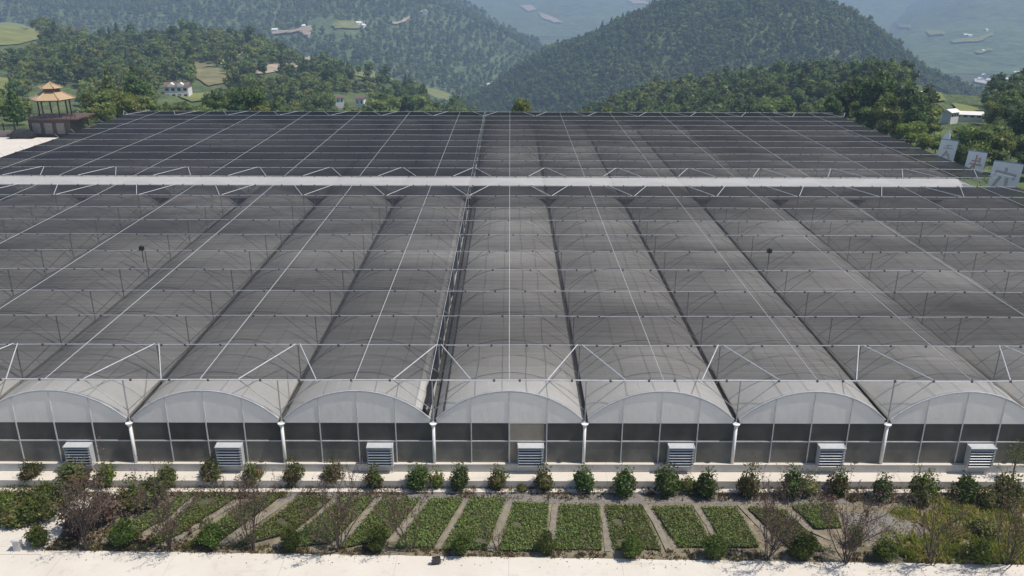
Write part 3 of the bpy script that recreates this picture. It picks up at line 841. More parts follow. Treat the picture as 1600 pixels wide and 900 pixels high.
def plot(i, q):
    mx = sum(p[0] for p in q)/4
    q = [(p[0]+(1.2 if k in (1, 2) else -1.2), p[1]) for k, p in enumerate(q)]
    C = [G(px, py, ZG) for px, py in q]; ctr = sum(C, Vector())/4
    C = [Vector((p.x, p.y, 0)) for p in C]; ctr.z = 0
    root = empty('seedling_plot', (ctr.x, ctr.y, ZG)); loc = [p-ctr for p in C]
    tag(root, PL[i], 'plot', 'seedling plots in the garden strip')
    h = .07; b = MB(); b.quad(*[(p.x, p.y, h) for p in loc[::-1]]); b.build('bed', M['bed_soil'], root)
    b = MB()
    for k in range(4):
        a, c = loc[k], loc[(k+1) % 4]; d = (c-a).normalized(); nrm = Vector((d.y, -d.x, 0))*.035
        a2, c2 = a+nrm*1, c+nrm*1
        z1 = h+.012
        b.quad((a.x, a.y, -.15), (c.x, c.y, -.15), (c.x, c.y, z1), (a.x, a.y, z1)); b.quad((a2.x, a2.y, -.15), (a2.x, a2.y, z1), (c2.x, c2.y, z1), (c2.x, c2.y, -.15)); b.quad((a.x, a.y, z1), (c.x, c.y, z1), (c2.x, c2.y, z1), (a2.x, a2.y, z1))
    b.build('edging', M['edging'], root)  # black edging, its colour also stands in for the shadow along plot borders
    A = (loc[1]-loc[0]).cross(loc[3]-loc[0]).length*.5+(loc[1]-loc[2]).cross(loc[3]-loc[2]).length*.5
    n = int(A*680); s, t = rng.uniform(-.035, 1.035, n), rng.uniform(-.015, 1.02, n)
    L = np.array([p[:] for p in loc])
    Pn = (L[0]*((1-s)*(1-t))[:, None]+L[1]*(s*(1-t))[:, None]+L[2]*(s*t)[:, None]+L[3]*((1-s)*t)[:, None])
    keep = np.array([noise.noise(Vector((a*1.1+i*7, b_*1.1, 3))) > -.5 for a, b_ in Pn[:, :2]]); Pn = Pn[keep]
    Pn[:, 2] = h+rng.uniform(.01, .16, len(Pn))
    V, Fc = leaf_quads(Pn, .10, 1.0, .65)
    tag(link(bpy.data.objects.new('seedlings', np_mesh('seedlings', V, Fc, M['leaf_plot'])), root), kind='stuff')
for i, q in enumerate(PLOTS): plot(i, q)
TR = [((230, 838), (272, 806), (309, 774)), ((268, 850), (318, 818), (374, 784)), ((345, 853), (400, 818), (457, 778)), ((428, 856), (490, 816), (528, 780)), ((520, 858), (560, 820), (594, 780)),
      ((610, 848), (640, 815), (666, 780)), ((684, 860), (712, 815), (732, 778)), ((766, 863), (785, 815), (798, 780)), ((860, 863), (864, 820), (868, 786)), ((950, 863), (946, 820), (938, 788)),
      ((1046, 863), (1026, 820), (1006, 788)), ((1126, 858), (1106, 820), (1086, 790)), ((1214, 858), (1190, 825), (1156, 790)), ((1300, 845), (1266, 830), (1228, 796))]
for k, tr in enumerate(TR):
    b = MB(); L, Rr = [], []
    pts = [G(px, py, ZG) for px, py in tr]
    fine = []
    for a, c in zip(pts[:-1], pts[1:]):
        for s in range(6): fine.append(a+(c-a)*(s/6))
    fine.append(pts[-1])
    for j, p in enumerate(fine):
        w = .155+.05*noise.noise(Vector((j*.5, k, 0)))
        L.append((p.x-w, p.y, ZG+.055)); Rr.append((p.x+w, p.y, ZG+.055))
    for j in range(len(L)-1): b.quad(L[j], Rr[j], Rr[j+1], L[j+1])
    tag(b.build('garden_track', M['track']), kind='structure')
# gravel strip behind the plots and the mound on the right
def mound(name, px0, px1, py0, py1, h, mat, label=None):
    a, c = G(px0, py1, ZG), G(px1, py0, ZG); P = []
    nx, ny = 46, 14
    for j in range(ny):
        row = []
        for i in range(nx):
            u, v = i/(nx-1), j/(ny-1); x, y = a.x+(c.x-a.x)*u, a.y+(c.y-a.y)*v
            e = min(1, 4*min(u, 1-u))*math.sin(math.pi*v)
            row.append((x, y, ZG-.06+h*e*(.8+.5*nz2(x, y, .8, 3))+.10*min(1, e*8)))
        P.append(row)
    return link(bpy.data.objects.new(name, grid_mesh(name, P, mat)))
tag(mound('gravel_strip', 395, 1350, 772, 788, .10, M['gravel']), kind='structure')
tag(mound('gravel_mound', 1335, 1430, 800, 848, .30, M['gravel']), kind='structure')

# ---- loose ground cover
def tufts(name, pts, hmin, hmax, mat, label, blades=9, w=.03):
    V = []; 
    for p in pts:
        for k in range(blades):
            a = rng.uniform(0, 6.28); h = rng.uniform(hmin, hmax); r = rng.uniform(0, .14); l = h*rng.uniform(.15, .7)
            bx, by = p[0]+r*math.cos(a*3), p[1]+r*math.sin(a*3); dx, dy_ = math.cos(a), math.sin(a)
            V += [(bx-dy_*w, by+dx*w, p[2]), (bx+dy_*w, by-dx*w, p[2]), (bx+dx*l*.5+dy_*w*.6, by+dy_*l*.5-dx*w*.6, p[2]+h*.7), (bx+dx*l, by+dy_*l, p[2]+h)]
    V = np.array(V); Fc = np.arange(len(V)).reshape(-1, 4)
    o = link(bpy.data.objects.new(name, np_mesh(name, V, Fc, mat))); return tag(o, label, 'grass', None, 'stuff')
def region(poly, n, dens=None):
    xs = [p[0] for p in poly]; ys = [p[1] for p in poly]; out = []
    while len(out) < n:
        px, py = rng.uniform(min(xs), max(xs)), rng.uniform(min(ys), max(ys))
        if not inpoly(px, py, poly): continue
        p = G(px, py, ZG)
        if dens is not None and noise.noise(Vector((p.x*.7, p.y*1.1, dens))) < rng.uniform(-.5, .35): continue
        out.append((p.x, p.y, ZG))
    return out
tufts('weeds', region([(0, 756), (1600, 764), (1600, 790), (1330, 786), (0, 778)], 2200, 2.), .08, .30, M['weed'], 'dry brown and green weeds along the kerb behind the plots')
tufts('weeds', region([(60, 850), (1330, 862), (1600, 880), (1600, 886), (60, 862)], 700, 5.), .05, .20, M['weed'], 'low weeds along the edge of the white path')
tufts('wild_grass', region([(1395, 800), (1470, 780), (1900, 775), (2000, 890), (1430, 880), (1370, 850)], 4600, 1.), .10, .38, M['grass'], 'yellow green wild grass in the right corner of the garden', 10)
tufts('weeds', region([(60, 848), (330, 790), (330, 862), (60, 862)], 420, 3.), .06, .22, M['weed'], 'dry weeds between the tracks at the left end of the garden')
tufts('wild_grass', region([(-300, 770), (40, 768), (150, 772), (90, 790), (-20, 800), (-300, 830)], 800, 1.), .10, .3, M['weed'], 'dry grass between the hedge shrubs and the apron at the left', 8)
pl = np.array(region([(0, 862), (1600, 886), (1600, 900), (0, 876)], 170, 4.)); pl[:, 2] = ZG+.066
V, Fc = leaf_quads(pl, .10, 6, .5)
tag(link(bpy.data.objects.new('leaf_litter', np_mesh('leaf_litter', V, Fc, M['leaf_bronze']))), 'fallen leaves and twigs along the edge of the white path', 'litter', None, 'stuff')
litter = np.array(region([(300, 756), (1600, 764), (1600, 884), (60, 858)], 1500)); litter[:, 2] = ZG+.07
V, Fc = leaf_quads(litter, .09, 2.5, .6)
tag(link(bpy.data.objects.new('leaf_litter', np_mesh('leaf_litter', V, Fc, M['leaf_bronze']))), 'dead leaves scattered over the garden soil', 'litter', None, 'stuff')

# ------------------------------------------------------------------ bushes
def bush_meshes(seed, mat, n, lsize, loose):
    rg = np.random.default_rng(seed); parts = []
    lob = [(0, 0, .5, .42)]+[(rg.uniform(-.26, .26), rg.uniform(-.26, .26), rg.uniform(.28, .8), rg.uniform(.16, .28)) for _ in range(7)]
    for x, y, z, r in lob:
        k = int(n*r*r*1.6); p = ball_pts(k, rg, .6)*r*rg.uniform(.85, 1.0+loose, k)[:, None]+np.array((x, y, z)); p[:, 2] = np.abs(p[:, 2])
        parts.append((*leaf_quads(p, lsize, .6, .55, rg), 0))
    k = int(n*.10)                                # loose tip shoots
    a = rg.uniform(0, 6.28, k); rr_ = rg.uniform(0, .36, k); p = np.stack([rr_*np.cos(a), rr_*np.sin(a), rg.uniform(.8, 1.0+loose, k)], 1)
    parts.append((*leaf_quads(p, lsize, .2, .4, rg), 0))
    v = ICO2[0]*.33*rg.uniform(.8, 1.1, len(ICO2[0]))[:, None]+np.array((0, 0, .46)); parts.append((v, tri4(ICO2[1]), 0))
    V, Fc, mi = cat(parts); crown = np_mesh_mixed('leaves', V, Fc, [mat], mi)
    b = MB(); rs = random.Random(seed)
    for _ in range(6):
        t_ = rs.uniform(0, 6.28); b.tube([(0, 0, -.08), (.12*math.cos(t_), .12*math.sin(t_), .3), (.3*math.cos(t_), .3*math.sin(t_), .72)], [.022, .016, .006], 4)
    return crown, b.mesh('stems', M['twig'])
BK = {}
for kind, mat, n, ls, lo in (('green', 'leaf_green', 1300, .12, .22), ('red', 'leaf_red', 1200, .12, .28), ('dark', 'leaf_dark', 1400, .12, .22), ('round', 'leaf_bright', 2400, .085, .05), ('bronze', 'leaf_bronze', 1100, .10, .35), ('lime', 'leaf_yellow', 800, .12, .35)):
    BK[kind] = [bush_meshes(hash_, M[mat], n, ls, lo) for hash_ in (3+len(kind), 17+len(kind), 31+len(kind)*2, 47+len(kind), 59+len(kind))]
bi = [0]
def bush(px, py, w, h, kind, label, cat_='shrub', group=None):
    q0 = G(px, py, ZG); zc_ = (q0-CAM).dot(F); sx = w*zc_/FPX*.98; sz = h*zc_/FPX*.90
    p = Vector((q0.x, q0.y+sx*.28, ZG))
    cr, st = BK[kind][bi[0] % 5]; bi[0] += 1
    o = empty('shrub', p, rnd.uniform(0, 6.28)); o.scale = (sx, sx, sz)
    link(bpy.data.objects.new('leaves', cr), o); link(bpy.data.objects.new('stems', st), o)
    return tag(o, label, cat_, group)
GR1 = 'shrubs along the greenhouse kerb'; GR2 = 'clipped bushes along the white path'
for a in ((45, 762, 36, 40, 'red', 'red tipped shrub by the kerb, leftmost of the row along the greenhouse'),
          (163, 767, 36, 40, 'green', 'green shrub by the kerb, left of the pale walkway top'),
          (262, 768, 32, 42, 'green', 'round green shrub by the kerb, right of the pale walkway top'),
          (328, 764, 38, 46, 'red', 'red tipped shrub below the left edge of the second vent'),
          (393, 766, 38, 40, 'red', 'reddish shrub just right of the second vent from the left'),
          (457, 766, 34, 46, 'red', 'dark shrub at the foot of the third white downpipe'),
          (520, 765, 40, 44, 'red', 'bronze topped shrub midway between downpipe and third vent'),
          (583, 770, 36, 40, 'red', 'reddish shrub below the left side of the third vent'),
          (652, 771, 46, 40, 'dark', 'wide dark shrub with pale weeds on its right, right of the third vent'),
          (717, 773, 36, 46, 'dark', 'pointed dark green shrub right of the middle downpipe'),
          (777, 771, 32, 40, 'red', 'small red tipped shrub left of the vent at the tan door'),
          (849, 775, 38, 46, 'red', 'dark red shrub below the vent at the tan door'),
          (914, 777, 40, 46, 'dark', 'dark shrub at the foot of the downpipe right of the tan door'),
          (976, 784, 42, 50, 'dark', 'dark shrub midway between downpipe and fifth vent'),
          (1044, 783, 46, 54, 'dark', 'tall dark shrub left below the fifth vent'),
          (1106, 784, 40, 48, 'dark', 'dark shrub right of the fifth vent with lime weeds beside it'),
          (1172, 786, 42, 56, 'red', 'tall red tipped shrub right of the fifth downpipe'),
          (1238, 786, 42, 54, 'dark', 'dark shrub with a lighter green plant on its right'),
          (1311, 779, 36, 44, 'red', 'small bronze shrub below the sixth vent from the left'),
          (1381, 788, 40, 44, 'dark', 'dark shrub casting a black shadow at the rightmost downpipe'),
          (1448, 794, 50, 54, 'green', 'broad grassy green shrub left of the rightmost vent'),
          (1512, 792, 46, 46, 'dark', 'dark shrub below the rightmost vent'),
          (1580, 800, 52, 56, 'green', 'bright green shrub below the thin sapling')): bush(*a, group=GR1)
for a in ((56, 862, 44, 40, 'round', 'clipped round bush at the foot of the left walkway'),
          (187, 862, 48, 46, 'round', 'clipped round bush between the two leftmost twiggy shrubs'),
          (326, 863, 44, 46, 'round', 'clipped round bush between the second and third twiggy shrubs'),
          (453, 867, 40, 42, 'round', 'clipped round bush left of the red topped twiggy shrub'),
          (587, 868, 44, 42, 'round', 'clipped round bush right of the red topped twiggy shrub'),
          (720, 874, 40, 42, 'round', 'clipped round bush just right of the black floodlight'),
          (853, 872, 36, 40, 'round', 'narrow clipped bush left of the upright rectangular plot'),
          (987, 879, 40, 44, 'round', 'clipped round bush right of the upright rectangular plot'),
          (1117, 880, 46, 46, 'round', 'clipped bush left of the brown twiggy shrub on the right side'),
          (1255, 882, 50, 52, 'round', 'large clipped bush between the two brown twiggy shrubs on the right'),
          (1385, 884, 48, 40, 'round', 'clipped bush below the grey gravel mound'),
          (1533, 886, 46, 40, 'green', 'dark ball shaped bush at the right in the wild grass')): bush(*a, group=GR2)
for a in ((4, 812, 44, 40, 'green', 'hedge shrub at the left edge of the picture, in the back row above the walkway'),
          (14, 830, 48, 44, 'red', 'hedge shrub at the left edge of the picture, in the front row above the walkway'),
          (36, 806, 44, 40, 'red', 'red tipped hedge shrub, second in the back row from the left edge'),
          (46, 826, 46, 46, 'green', 'green hedge shrub, second in the front row from the left edge'),
          (66, 802, 42, 44, 'green', 'green hedge shrub, third in the back row from the left edge'),
          (74, 820, 40, 46, 'red', 'red tipped hedge shrub above the bend of the walkway'),
          (94, 806, 38, 50, 'dark', 'dark hedge shrub at the right end of the hedge'),
          (112, 776, 60, 48, 'red', 'bronze leaved shrub by the kerb below the leftmost vent'),
          (116, 842, 56, 56, 'bronze', 'dense burgundy shrub right of the walkway'),
          (158, 826, 60, 66, 'bronze', 'brown leafed shrub behind the burgundy shrub'),
          (208, 806, 60, 50, 'red', 'mixed green and bronze shrub beside the small triangular plot'),
          (236, 800, 50, 50, 'dark', 'dark leafy shrub below the round green kerb shrub'),
          (682, 768, 34, 34, 'lime', 'pale yellow green weed clump right of the wide dark shrub'),
          (1076, 776, 34, 28, 'lime', 'lime green weed clump between two dark shrubs'),
          (1264, 782, 38, 40, 'lime', 'light green plant growing against the dark kerb shrub'),
          (1340, 858, 30, 40, 'lime', 'yellow leaved shrub beside the gravel mound'),
          (1545, 800, 36, 36, 'lime', 'yellow green weed clump right of the rightmost vent'),
          (816, 773, 20, 16, 'lime', 'tiny weed tuft left of the vent at the tan door'),
          (1545, 846, 50, 30, 'lime', 'tall yellow green weeds behind the ball shaped bush')): bush(*a)

def twiggy(px, py, w, h, seed, leafm, nleaf, label, dense=1.0):
    nleaf = int(nleaf*3)
    q0 = G(px, py, ZG); zc_ = (q0-CAM).dot(F); W, H = w*zc_/FPX, h*zc_/FPX*1.08
    rs = random.Random(seed); b = MB(); tips = []
    def grow(p, d, ln, r, lev):
        pts = [p]; q = p.copy(); dd = d.copy()
        for k in range(3):
            dd = (dd+Vector((rs.gauss(0, .12), rs.gauss(0, .12), .08))).normalized(); q = q+dd*(ln/3); pts.append(q.copy())
            if lev: tips.append(q.copy())
        b.tube(pts, [r, r*.85, r*.7, r*.5], 4, cap=False)
        if lev < 3:
            for _ in range(3 if lev == 0 else rs.choice((2, 2, 3))):
                o = pts[rs.choice((1, 2, 3))]; a = rs.uniform(0, 6.28)
                nd = (dd+Vector((math.cos(a)*.55, math.sin(a)*.55, .15))).normalized()
                grow(o, nd, ln*rs.uniform(.55, .8), r*.6, lev+1)
    for k in range(int(8*dense)):
        a = rs.uniform(0, 6.28); sp = rs.uniform(.15, 1.15)
        d = Vector((math.cos(a)*sp*W/H, math.sin(a)*sp*W/H, 1)).normalized()
        grow(Vector((rs.uniform(-.12, .12), rs.uniform(-.12, .12), -.05)), d, H*rs.uniform(.52, .68), .03, 0)
    root = empty('twiggy_shrub', (q0.x, q0.y+.1, ZG))
    b.build('branches', M['twig'], root)
    rg = np.random.default_rng(seed); T = np.array([t_[:] for t_ in tips]); P = T[rg.integers(0, len(T), nleaf)]+rg.normal(0, .07, (nleaf, 3))
    V, Fc = leaf_quads(P, .085, .3, .55, rg); link(bpy.data.objects.new('leaves', np_mesh('leaves', V, Fc, M[leafm])), root)
    return tag(root, label, 'shrub', 'twiggy shrubs beside the white path')
twiggy(135, 862, 70, 100, 1, 'leaf_bronze', 900, 'leftmost twiggy shrub, in front of the burgundy shrub')
twiggy(264, 862, 60, 104, 2, 'leaf_bronze', 700, 'brown twiggy shrub second from the left')
twiggy(394, 862, 52, 98, 3, 'leaf_bronze', 600, 'purplish twiggy shrub third from the left')
twiggy(530, 862, 66, 98, 4, 'leaf_bronze', 750, 'twiggy shrub with a dark red top, left of the black floodlight')
twiggy(640, 864, 46, 86, 5, 'leaf_bronze', 350, 'thin sparse twiggy shrub just left of the black floodlight', .6)
twiggy(1198, 876, 70, 108, 6, 'leaf_bronze', 850, 'brown twiggy shrub between the fourth and third plots from the right')
twiggy(1322, 882, 84, 112, 7, 'leaf_bronze', 900, 'wide brown twiggy shrub left of the gravel mound')
twiggy(1458, 886, 60, 104, 8, 'weed', 500, 'greenish bare shrub leaning right, in the wild grass')
twiggy(1576, 886, 60, 116, 9, 'weed', 800, 'rightmost tall twiggy shrub at the edge of the picture')
twiggy(778, 864, 22, 40, 12, 'weed', 60, 'tiny bare twig plant at the foot of the ninth plot', .4)
# sapling
p = G(1578, 758, -.42); root = empty('sapling', (p.x, p.y, ZG))
MB().tube([(0, 0, -.1), (.03, 0, .9), (-.02, 0, 1.8), (.05, 0, 2.7)], [.05, .042, .03, .012], 6).tube([(0, 0, 1.2), (.4, .1, 2.0)], [.02, .008], 4).tube([(0, 0, 1.4), (-.45, -.1, 2.1)], [.02, .008], 4).build('trunk', M['trunk'], root)
Pn = ball_pts(420, rng, .2)*np.array((.6, .6, .85))+np.array((0, 0, 2.05)); V, Fc = leaf_quads(Pn, .11, .3, .5)
link(bpy.data.objects.new('crown', np_mesh('crown', V, Fc, M['leaf_green'])), root)
tag(root, 'thin sapling with sparse olive leaves at the right edge before the wall', 'tree')
# floodlight on the path
p = G(682, 882, ZG+.06); root = empty('floodlight', (p.x, p.y, ZG+.06), .15)
MB().box(-.19, .19, -.06, .08, .10, .40).box(-.16, .16, .08, .13, .14, .36).build('lamp_body', M['black'], root)
MB().quad((-.17, -.064, .12), (.17, -.064, .12), (.17, -.064, .38), (-.17, -.064, .38)).build('glass', M['pane'], root)
MB().tube([(-.21, .02, .26), (-.21, .02, 0), (.21, .02, 0), (.21, .02, .26)], .018, 5).build('bracket', M['black'], root)
MB().tube([(.1, .1, .22), (.26, .16, .12), (.36, .22, .04), (.40, .5, .02), (.36, .95, -.02)], .016, 5).build('cable', M['black'], root)
tag(root, 'small black floodlight with a cable on the white path edge', 'floodlight')

# ------------------------------------------------------------------ pavilion, plaza, fence (left)
tag(MB().box(-150, -61.5, 118, 141.5, -.9, 0).build('plaza', M['concrete']), kind='structure')
c = atD(88, 210, 145); PX_, PY_ = c.x, 146.0
root = empty('pavilion', (PX_, PY_, 0)); tag(root, 'two tiered pavilion with orange tiled roofs on a dark stone base', 'pavilion')
MB().box(-3.4, 3.7, -2.9, 3.6, -.9, 2.7).build('stone_base', M['stone'], root)
for x0 in (-2.8, -.75, 1.3):
    MB().box(x0, x0+1.35, -2.96, -2.902, .35, 2.2).build('relief_panel', M['panel'], root)
MB().box(-3.7, 5.0, -3.2, 3.9, 2.703, 2.92).build('deck', M['wood'], root)
b = MB()
for z in (3.35, 3.75): b.box(-3.6, 4.9, -3.15, -3.07, z, z+.07)
for x in np.linspace(-3.55, 4.85, 12): b.box(x-.04, x+.04, -3.16, -3.06, 2.981, 3.9)
b.build('railing', M['wood'], root)
for k in range(6):
    a = k*math.pi/3+.2; x, y = 2.55*math.cos(a), 2.55*math.sin(a)
    MB().tube([(x, y, 2.98), (x, y, 5.95)], .13, 8).build('column', M['wood'], root, True)
b = MB()
b.cone((0, 0), 3.55, 3.45, 5.78, 5.95, 6, .2); b.build('eave_board', M['wood'], root)
def tier(r0, r1, z0, z1):
    b = MB(); n = 6; st = 5
    rings = []
    for s in range(st+1):
        f = s/st; r = r0+(r1-r0)*f; z = z0+(z1-z0)*(f**1.1); rings.append((r, z))
    for (ra, za), (rb, zb_) in zip(rings[:-1], rings[1:]): b.cone((0, 0), ra, rb, za, zb_, n, .2, cap=False)
    for k in range(n):
        a = .2+k*math.pi/3
        b.tube([((r+.02)*math.cos(a), (r+.02)*math.sin(a), z+.05+(.18 if i == 0 else 0)) for i, (r, z) in enumerate(rings)], .09, 5)
    return b
tier(3.7, 1.35, 5.96, 7.15).build('lower_roof', M['gold_tile'], root)
MB().cone((0, 0), 1.35, 1.35, 6.9, 7.75, 6, .2).build('drum', M['wood'], root)
tier(1.95, .12, 7.76, 8.55).build('upper_roof', M['gold_tile'], root)
MB().tube([(0, 0, 8.5), (0, 0, 8.7), (0, 0, 8.95)], [.14, .10, .02], 8).build('finial', M['gold_tile'], root)
f0 = atD(-60, 210, 143.5); fx1 = PX_-3.8
root = empty('garden_wall', (0, 0, 0)); tag(root, 'low pink wall with dark picket fence on top, left of the pavilion', 'wall')
MB().box(f0.x, fx1, 142.2, 142.6, -.8, 1.0).build('wall_base', M['pink_wall'], root)
b = MB()
for x in np.arange(f0.x, fx1, .35): b.box(x-.03, x+.03, 142.36, 142.42, 1.001, 2.1)
for z in (1.25, 1.9): b.box(f0.x, fx1, 142.42, 142.45, z, z+.06)
b.build('pickets', M['gutter'], root)
for x in np.arange(f0.x+.5, fx1, 1.9): MB().box(x-.09, x+.09, 142.3, 142.48, 1.001, 2.3).build('fence_post', M['black'], root)
p = atD(36, 213, 141); root = empty('parked_car', (p.x, 141.0-.2, 0), .05)
prof = [(-2.1, .35), (-2.15, .75), (-1.5, .9), (-.9, 1.4), (.7, 1.42), (1.4, .95), (2.1, .85), (2.15, .35)]
b = MB(); n = len(prof); b.v = [(x, -.8, z) for x, z in prof]+[(x, .8, z) for x, z in prof]
b.f = [tuple(range(n)), tuple(range(2*n-1, n-1, -1))]+[((i+1) % n, i, n+i, n+(i+1) % n) for i in range(n)]; b.m = [0]*len(b.f)
b.build('body', M['black'], root)
for x in (-1.35, 1.35):
    for y in (-.82, .82): MB().tube([(x, y-.09, .33), (x, y+.09, .33)], .33, 12).build('wheel', M['edging'], root)
MB().quad((-.85, -.805, .95), (.65, -.805, .95), (.6, -.805, 1.34), (-.75, -.805, 1.34)).build('side_window', M['pane'], root)
tag(root, 'dark car parked against the pink wall beside the pavilion', 'car')
for px, py, s, k, lab in ((143, 200, .30, 5, 'small yellow green bush beside the pavilion deck'), ):
    p = atD(px, py, 139); b_ = empty('shrub', (p.x, 139, -.5)); b_.scale = (3.2, 3.2, 3.3)
    link(bpy.data.objects.new('leaves', BK['lime'][0][0]), b_); link(bpy.data.objects.new('stems', BK['lime'][0][1]), b_); tag(b_, lab, 'shrub')
for px, D, top, wpx, lab in ((815, 142, 147, 44, 'bright yellow green bushy tree just past the far net edge'),
                             (952, 143, 163, 28, 'low yellow green bush past the far net edge, right of the bright bushy tree'),
                             (920, 145, 166, 22, 'small pale green bush past the far net edge'),
                             (882, 143, 169, 16, 'tiny green bush past the far net edge')):
    p = atD(px, top, D); zc_ = (p-CAM).dot(F); H = p.z+.75; W = wpx*zc_/FPX
    o = tree(0, 5, (p.x, D, -.75), 1, px, lab); o.scale = (W/5.2, W/5.2, H/6.0)

# ------------------------------------------------------------------ banners (right)
def banner(px, top, w, D, h, label, strokes, ink, peak=False):
    p = atD(px, top, D); root = empty('sign_board', (p.x, D, -.75), R(-20)); root.rotation_euler.y = R(4); w *= .88; H = p.z+.75
    tag(root, label, 'sign', 'white sign boards right of the greenhouse')
    n = 10; P0 = []
    bow = lambda u: .16*math.sin(math.pi*u)
    b = MB()
    for i in range(n):
        for f, (u0, u1) in enumerate(((i/n, (i+1)/n),)):
            x0, x1 = (u0-.5)*w, (u1-.5)*w; y0, y1 = bow(u0), bow(u1)
            b.quad((x0, y0, H-h), (x1, y1, H-h), (x1, y1, H), (x0, y0, H)); b.quad((x0, y0+.05, H-h), (x0, y0+.05, H), (x1, y1+.05, H), (x1, y1+.05, H-h))
            b.quad((x0, y0, H), (x1, y1, H), (x1, y1+.05, H), (x0, y0+.05, H)); b.quad((x0, y0, H-h), (x0, y0+.05, H-h), (x1, y1+.05, H-h), (x1, y1, H-h))
    b.quad((-w/2, 0, H-h), (-w/2, 0, H), (-w/2, .05, H), (-w/2, .05, H-h)); b.quad((w/2, 0, H-h), (w/2, .05, H-h), (w/2, .05, H), (w/2, 0, H))
    face = b.build('board', M['board'], root)
    MB().tube([((u-.5)*w, bow(u)+.03, H+.05) for u in np.linspace(0, 1, 9)], .06, 5).build('top_edge', M['blue_edge'], root)
    b = MB()
    for (u0, v0), (u1, v1), t_ in strokes:
        a, c_ = Vector(((u0-.5)*w, 0, H-v0*h*.82)), Vector(((u1-.5)*w, 0, H-v1*h*.82)); d = (c_-a).normalized(); nn = Vector((-d.z, 0, d.x))*t_*w*.5
        q = []
        for k in range(4): q.append(a+(c_-a)*k/3)
        for k in range(3):
            def P_(v): return (v.x, bow(v.x/w+.5)-.012, v.z)
            b.quad(P_(q[k]-nn), P_(q[k+1]-nn), P_(q[k+1]+nn), P_(q[k]+nn))
    b.build('lettering', ink, face)
    for s in (-1, 1): MB().tube([(s*w*.45, .14, 0), (s*w*.45, .14, H-.1)], .05, 6).build('post', M['steel'], root)
    if peak: MB().quad((-w*.45, .5, H-.3), (w*.05, .5, H-.3), (w*.02, .6, H+.5), (-w*.12, .6, H+1.35), (-w*.4, .5, H+.2)).build('loose_sheet', M['white_wall'], root)
banner(1478, 219, 2.35, 108, 3.3, 'farthest white sign board, with faint grey characters and a loose sheet above', [((.30, .30), (.72, .22), .05), ((.25, .40), (.78, .36), .06), ((.5, .2), (.5, .42), .06), ((.5, .5), (.25, .92), .09), ((.48, .55), (.75, .9), .08), ((.3, .72), (.72, .68), .05)], M['ink'], True)
banner(1522, 237, 2.35, 100, 3.3, 'middle white sign board, blue top edge and a reddish character', [((.5, .15), (.5, .85), .08), ((.28, .42), (.75, .40), .08), ((.2, .55), (.86, .58), .09), ((.5, .55), (.22, .88), .10), ((.58, .3), (.72, .3), .06), ((.72, .25), (.72, .5), .06)], M['ink_red'])
banner(1570, 254, 3.5, 95, 4.4, 'nearest white sign board at the right edge, with a large grey character', [((.48, .16), (.5, .30), .09), ((.16, .30), (.84, .38), .08), ((.18, .28), (.13, .42), .07), ((.84, .36), (.78, .54), .08), ((.36, .46), (.14, .9), .11), ((.58, .48), (.62, .9), .12)], M['ink'])

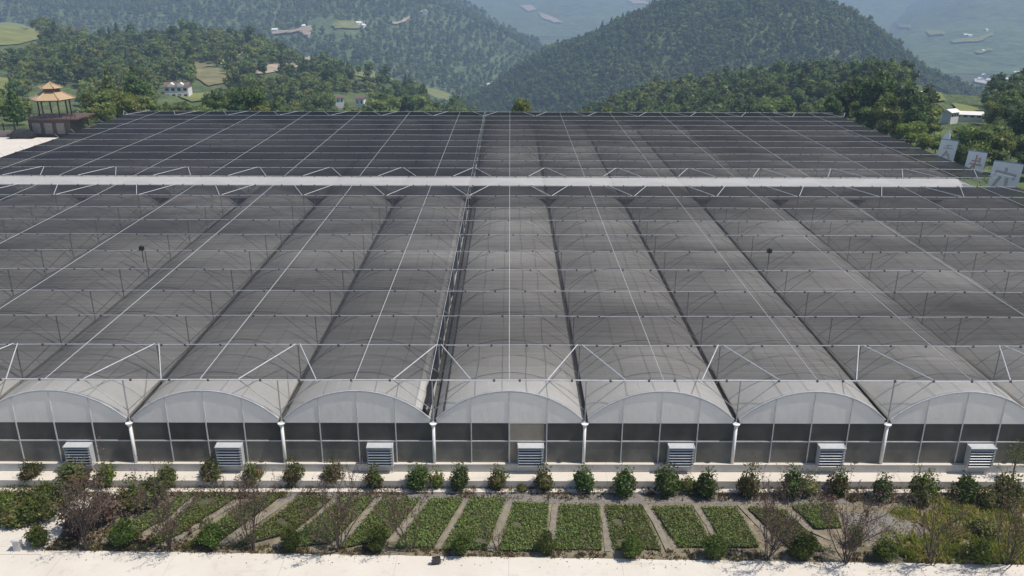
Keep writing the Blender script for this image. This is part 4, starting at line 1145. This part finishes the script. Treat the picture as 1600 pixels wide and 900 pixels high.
# ------------------------------------------------------------------ houses
def cottage(px, py, D, w, d, h, label, rz=0, group=None, gables=0, roofm='brown_roof', win=4):
    p = atD(px, py, D); z = land(p.x, D) if D > 130 else -.75
    z = min(p.z, z+3) if p.z > z else p.z
    root = empty('house', (p.x, D, z), rz); tag(root, label, 'house', group)
    MB().box(-w/2, w/2, -d/2, d/2, -1.5, h).build('wall', M['white_wall'], root)
    b = MB(); e, rh = .35, d*.28
    b.quad((-w/2-e, -d/2-e, h+.01), (w/2+e, -d/2-e, h+.01), (w/2+e, 0, h+rh), (-w/2-e, 0, h+rh)); b.quad((w/2+e, d/2+e, h+.01), (-w/2-e, d/2+e, h+.01), (-w/2-e, 0, h+rh), (w/2+e, 0, h+rh))
    b.quad((-w/2-e, -d/2-e, h), (-w/2-e, 0, h+rh), (-w/2-e, d/2+e, h)); b.quad((w/2+e, d/2+e, h), (w/2+e, 0, h+rh), (w/2+e, -d/2-e, h))
    b.build('roof', M[roofm], root)
    for k in range(gables):
        x = (-.5+(k+.5)/gables)*w*.8; g_ = MB(); ww = w*.14
        g_.quad((x-ww, -d/2-.25, h-.2), (x+ww, -d/2-.25, h-.2), (x+ww, -d/2-.25, h+rh*.45), (x, -d/2-.25, h+rh*.95), (x-ww, -d/2-.25, h+rh*.45))
        g_.quad((x-ww, -d/2-.25, h+rh*.45), (x, -d/2-.25, h+rh*.95), (x, 0, h+rh*.95), (x-ww, 0, h+rh*.45)); g_.quad((x, -d/2-.25, h+rh*.95), (x+ww, -d/2-.25, h+rh*.45), (x+ww, 0, h+rh*.45), (x, 0, h+rh*.95))
        g_.build('dormer', M['white_wall'], root)
    nf = 2 if h > 4.5 else 1
    for fl in range(nf):
        for k in range(win):
            x = (-.5+(k+.5)/win)*w; z0 = h/nf*fl+h/nf*.35
            MB().box(x-w*.07, x+w*.07, -d/2-.04, -d/2+.02, z0, z0+h/nf*.42).build('window', M['pane'], root)
    return root
cottage(280, 153, 350, 9.5, 6, 4.8, 'white two storey house with twin dormers on the slope right of the pavilion', .1, None, 2, win=4)
cottage(531, 159, 335, 3.2, 3, 2.6, 'small white hut left of its twin among trees behind the greenhouse', .2, None, 0, win=2)
cottage(563, 155, 338, 3.4, 3.4, 3.0, 'small white hut with brown roof, right of its twin among the trees', -.1, None, 0, win=2)
cottage(3, 122, 430, 6, 5, 3.6, 'white farmhouse at the left edge of the picture above a meadow', .3, None, 0, win=3)
cottage(1484, 184, 196, 2.8, 2.4, 1.4, 'white flat building among trees above the farthest sign board', .5, None, 0, 'white_wall', 3)
cottage(1511, 184, 200, 6.0, 2.4, .9, 'long low white building right of the flat white building', -.25, None, 0, 'white_wall', 4)
cottage(1441, 151, 255, 2.4, 2.2, 1.0, 'tiny white hut at the top of the right grove', .2, None, 0, 'white_wall', 1)
FH = 'houses on the far right valley side'
for i, (px, py, w) in enumerate(((1508, 58, 9), (1514, 59, 10), (1540, 50, 9), (1534, 83, 10), (1537, 122, 11), (1531, 128, 9), (1545, 130, 8), (1562, 134, 9), (1575, 136, 10), (1590, 118, 12), (1596, 142, 10), (1568, 128, 9))):
    q = hit(px, py, 1100)
    if q: cottage(px, py, q.y, w, 7, 5, 'small white house far off on the hazy valley side at the right', .3*i, FH, 0, 'white_wall', 2)
FL = 'houses on the far left mountain'
for i, (px, py, w) in enumerate(((430, 52, 8), (472, 46, 9), (560, 41, 10), (567, 45, 9), (664, 22, 9), (765, 138, 9), (772, 136, 8))):
    q = hit(px, py, 700)
    if q: cottage(px, py, q.y, w, 7, 5, 'small pale house far off on the hazy mountain at the left', .4*i, FL, 0, 'white_wall', 2)
